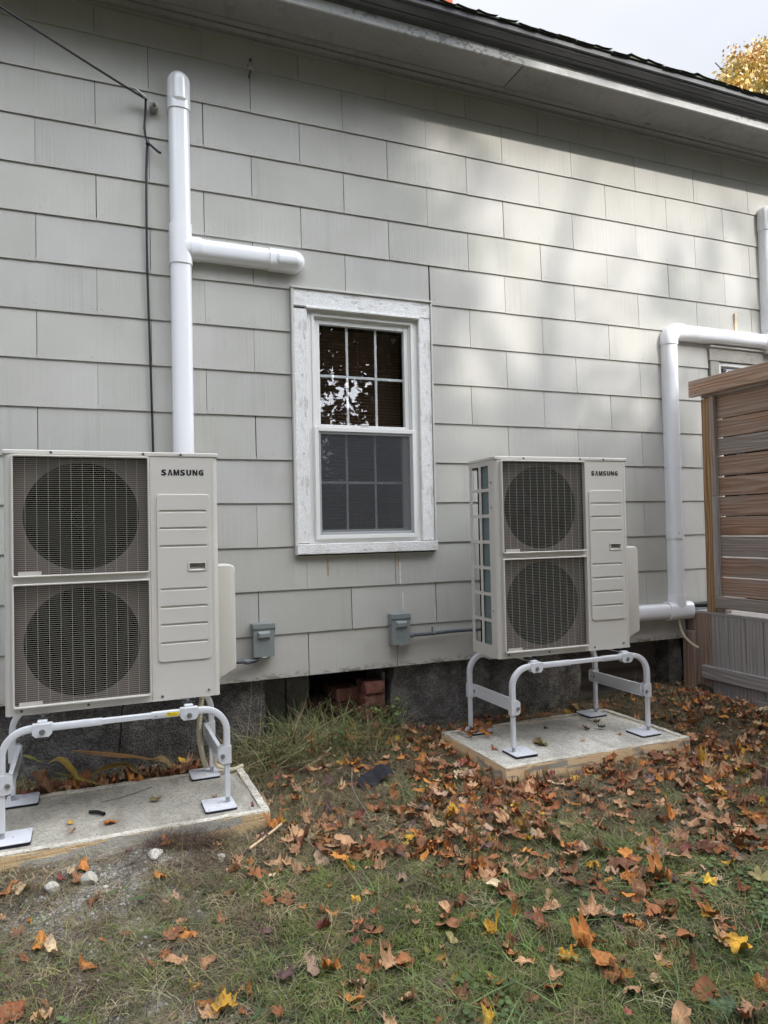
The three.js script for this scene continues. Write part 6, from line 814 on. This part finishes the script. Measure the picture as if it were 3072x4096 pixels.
// where sun reaches the wall through gaps in the crowns (wall x, y, radius, share)
const GAPS = [[2.55, 3.2, 0.5, 1], [3.0, 3.3, 0.55, 1], [3.05, 2.6, 0.4, 0.95], [3.4, 2.9, 0.6, 1], [3.3, 2.0, 0.45, 0.95], [3.3, 3.5, 0.42, 1], [2.62, 3.35, 0.26, 0.9], [3.62, 2.95, 0.36, 0.95], [3.5, 2.42, 0.34, 0.9], [3.55, 1.95, 0.34, 0.85], [4.3, 3.25, 0.5, 0.8], [4.35, 2.6, 0.36, 0.7], [4.95, 3.1, 0.3, 0.6], [3.25, 1.62, 0.3, 0.8], [3.95, 1.55, 0.34, 0.8], [4.65, 1.7, 0.34, 0.7], [2.85, 2.25, 0.26, 0.55], [2.95, 2.85, 0.24, 0.6], [5.35, 3.2, 0.26, 0.55], [2.88, 0.42, 0.16, 0.8], [4.15, 0.75, 0.22, 0.45], [4.1, 2.1, 0.26, 0.6], [3.05, 2.55, 0.12, 0.6], [4.9, 2.4, 0.24, 0.5], [3.55, 1.2, 0.3, 0.5]];
const lit = (p) => { const t = p.z / SUN.z, x = p.x - SUN.x * t, y = p.y - SUN.y * t; let s = 0; for (const [a, b, r, k] of GAPS) s = Math.max(s, k * Math.exp(-Math.pow(((x - a) ** 2 * 1.9 + (y - b) ** 2 * 0.5) / (r * r), 1.5))); if (x > 1.9 && x < 5.7 && y > 1.0 && y < 3.8) s = Math.max(s, 0.82 * smooth(1.9, 2.6, x) * (1 - smooth(5.0, 5.8, x)) * smooth(1.0, 1.6, y)); return s; };
function tree(o) {
  const t = thing('tree', [o.x, gh(o.x, o.z), o.z], o.label, 'tree', o.group), h = o.h, L = [];
  const fork = o.fork ?? h * 0.45; part('trunk', limb([0, -0.2, 0], [0, fork, 0], o.r, o.r * 0.65, 0.3, 14), M.bark, t);
  const tips = o.limbs || [...Array(o.nl || 6)].map((_, i) => { const a = i * 2.4 + tr(), q = 0.45 + 0.4 * tr(); return [Math.cos(a) * o.rx * q, lerp(fork + 0.8, h * 0.93, tr()), Math.sin(a) * o.rz * q]; });
  for (const p of tips) { part('limb', limb([0, fork - 0.1, 0], p, o.r * 0.5, o.r * 0.12, 0.6), M.bark, t); if (o.twigs) for (let i = 0; i < o.twigs; i++) { const k = 0.35 + 0.6 * tr(); L.push(limb([p[0] * k, lerp(fork, p[1], k), p[2] * k], [p[0] * k + (tr() - 0.5) * 1.6, lerp(fork, p[1], k) + 0.6 + tr() * 1.4, p[2] * k + (tr() - 0.5) * 1.6], o.r * 0.12, 0.012, 0.3, 5)); } }
  if (L.length) part('twigs', merge(L), M.bark, t).userData.kind = 'stuff';
  const crown = sub('crown', t), ob = new THREE.Object3D(), c = new THREE.Color(), per = (o.geos || clumps).map(() => []), P = new THREE.Vector3();
  const blobs = o.blobs || [...Array(o.nb || 14)].map(() => { const v = new THREE.Vector3(tr() - 0.5, tr() - 0.5, tr() - 0.5).normalize().multiplyScalar(Math.cbrt(tr()) * 0.8); return [v.x * o.rx, o.cy + v.y * o.ry, v.z * o.rz, 0.28 + 0.3 * tr()]; });
  for (let n = 0, k = 0; n < o.n && k < o.n * 9; k++) { const b = blobs[Math.floor(tr() * blobs.length)], v = new THREE.Vector3(tr() - 0.5, tr() - 0.5, tr() - 0.5).normalize().multiplyScalar(Math.pow(tr(), 0.45)); P.set(b[0] + v.x * o.rx * b[3] * 1.3, b[1] + v.y * o.ry * b[3] * (b[4] || 1.15), b[2] + v.z * o.rz * b[3] * 1.3); if (P.y < 0.4) continue; const W = P.clone().add(t.position); if (o.gap && tr() < lit(W)) continue; if (o.skip && o.skip(W)) continue; per[Math.floor(tr() * per.length)].push([P.clone(), v.y]); n++; }
  (o.geos || clumps).forEach((g, i) => { const m = new THREE.InstancedMesh(g, o.geos ? leafMat : leafDull, per[i].length); m.name = 'foliage'; m.userData.kind = 'stuff'; m.castShadow = m.receiveShadow = true; per[i].forEach(([p], j) => { ob.position.copy(p); ob.rotation.set(tr() * (o.geos ? 0.5 : 6), tr() * 6.28, tr() * (o.geos ? 0.5 : 6)); ob.scale.setScalar((o.s || 1) * (0.7 + 0.6 * tr())); ob.updateMatrix(); m.setMatrixAt(j, ob.matrix); const q = o.cols[Math.floor(Math.pow(wn(p.x + 9, p.y + p.z, 0.9, 361), 1) * o.cols.length * 0.999)], k = 0.7 + 0.6 * tr(); m.setColorAt(j, c.setRGB(q[0] * k, q[1] * k, q[2] * k)); }); crown.add(m); });
  return t;
}
tree({ x: 17.2, z: -8.6, h: 13.8, r: 0.22, rx: 3.6, ry: 3.4, rz: 2.6, cy: 10.4, n: 2300, geos: fine, s: 1.15, nl: 9, twigs: 6, fork: 6.5, cols: [[0.5, 0.2, 0.07], [0.52, 0.33, 0.07], [0.36, 0.28, 0.07], [0.58, 0.4, 0.1], [0.5, 0.26, 0.09]],
  limbs: [[-3.1, 10.9, 1.1], [-1.7, 12.2, 0.6], [-0.4, 12.8, 0.2], [1.6, 12.4, 0], [-2.4, 10.2, 0.4], [2.6, 11.2, -0.6], [-1.0, 11.4, 1.2], [0.8, 11.8, 0.9]],
  blobs: [[-3.15, 10.7, 1.1, 0.13, 1.9], [-3.3, 10.0, 1.0, 0.14, 1.5], [-2.6, 9.8, 0.9, 0.2, 1.2], [-1.9, 11.9, 0.7, 0.17, 1.5], [-1.3, 12.0, 0.6, 0.2, 1.3], [-0.6, 12.4, 0.4, 0.22, 1.4], [-1.6, 11.2, 0.8, 0.16, 1], [0.4, 12.3, 0.3, 0.3, 1.2], [1.6, 12.0, 0, 0.3, 1.2], [0, 10.6, 0.5, 0.24, 1], [2.4, 10.4, -0.4, 0.34, 1.2], [-1.5, 9.6, 0.6, 0.2, 1], [-0.2, 9.2, 0, 0.3, 1]], label: 'golden autumn tree standing beyond the roof against the sky' });
const dark = [[0.035, 0.05, 0.018], [0.05, 0.06, 0.02], [0.07, 0.07, 0.022], [0.11, 0.08, 0.025], [0.045, 0.058, 0.02]];
const hole = (W) => { const k = (12.4 / (W.z - 0 + 0)) || 0; const t = (W.z - 0) / 4.4, x = 1.87 + 1.6 * t, y = 1.83 + 0.91 * t; const d = ((W.x - x) / 0.55) ** 2 + ((W.y - y) / 0.3) ** 2; return d < 0.5 + 0.9 * wn(W.x, W.y, 2.2, 371); };
const yard = (o) => tree({ r: 0.2, ry: 3.6, rz: 2.1, n: 2300, cols: dark, gap: true, skip: hole, group: 'dark trees along the back of the yard', label: 'dark leafy tree across the yard, seen only as a window reflection', ...o });
yard({ x: 4.0, z: 8.4, h: 12, rx: 3.3, cy: 7.2, ry: 5, n: 3600, nb: 24 });
yard({ x: 7.9, z: 8.05, h: 10.5, rx: 3.2, cy: 6.6, ry: 4, fork: 7.6, r: 0.17, limbs: [[-0.45, 9.6, 0.05], [0.55, 9.6, 0], [1.6, 8.4, 0.8], [-1.5, 8.8, 1]] });
yard({ x: 11.6, z: 8.6, h: 10, rx: 3, cy: 6.2, n: 1900 }); yard({ x: 0.4, z: 9.6, h: 11, rx: 3, cy: 6.8, ry: 4.6, n: 2400 }); yard({ x: -4.5, z: 9.5, h: 9, rx: 3.2, cy: 5.4, n: 1500 });
yard({ x: 6.2, z: 9.8, h: 5, rx: 3.4, cy: 2.4, ry: 2.2, n: 1500, fork: 1.2, r: 0.1 }); yard({ x: 10.5, z: 10, h: 5, rx: 3.4, cy: 2.3, ry: 2.2, n: 1300, fork: 1.2, r: 0.1 }); yard({ x: 1.5, z: 11, h: 5, rx: 3.4, cy: 2.3, ry: 2.2, n: 1200, fork: 1.2, r: 0.1 });

// ------------------------------------------------------------------ draw
const renderer = new THREE.WebGLRenderer({ antialias: true });
renderer.setSize(768, 1024);
renderer.toneMapping = THREE.LinearToneMapping;
renderer.toneMappingExposure = EXPOSURE;
renderer.shadowMap.enabled = true;
renderer.shadowMap.type = THREE.PCFSoftShadowMap;
renderer.render(scene, camera);
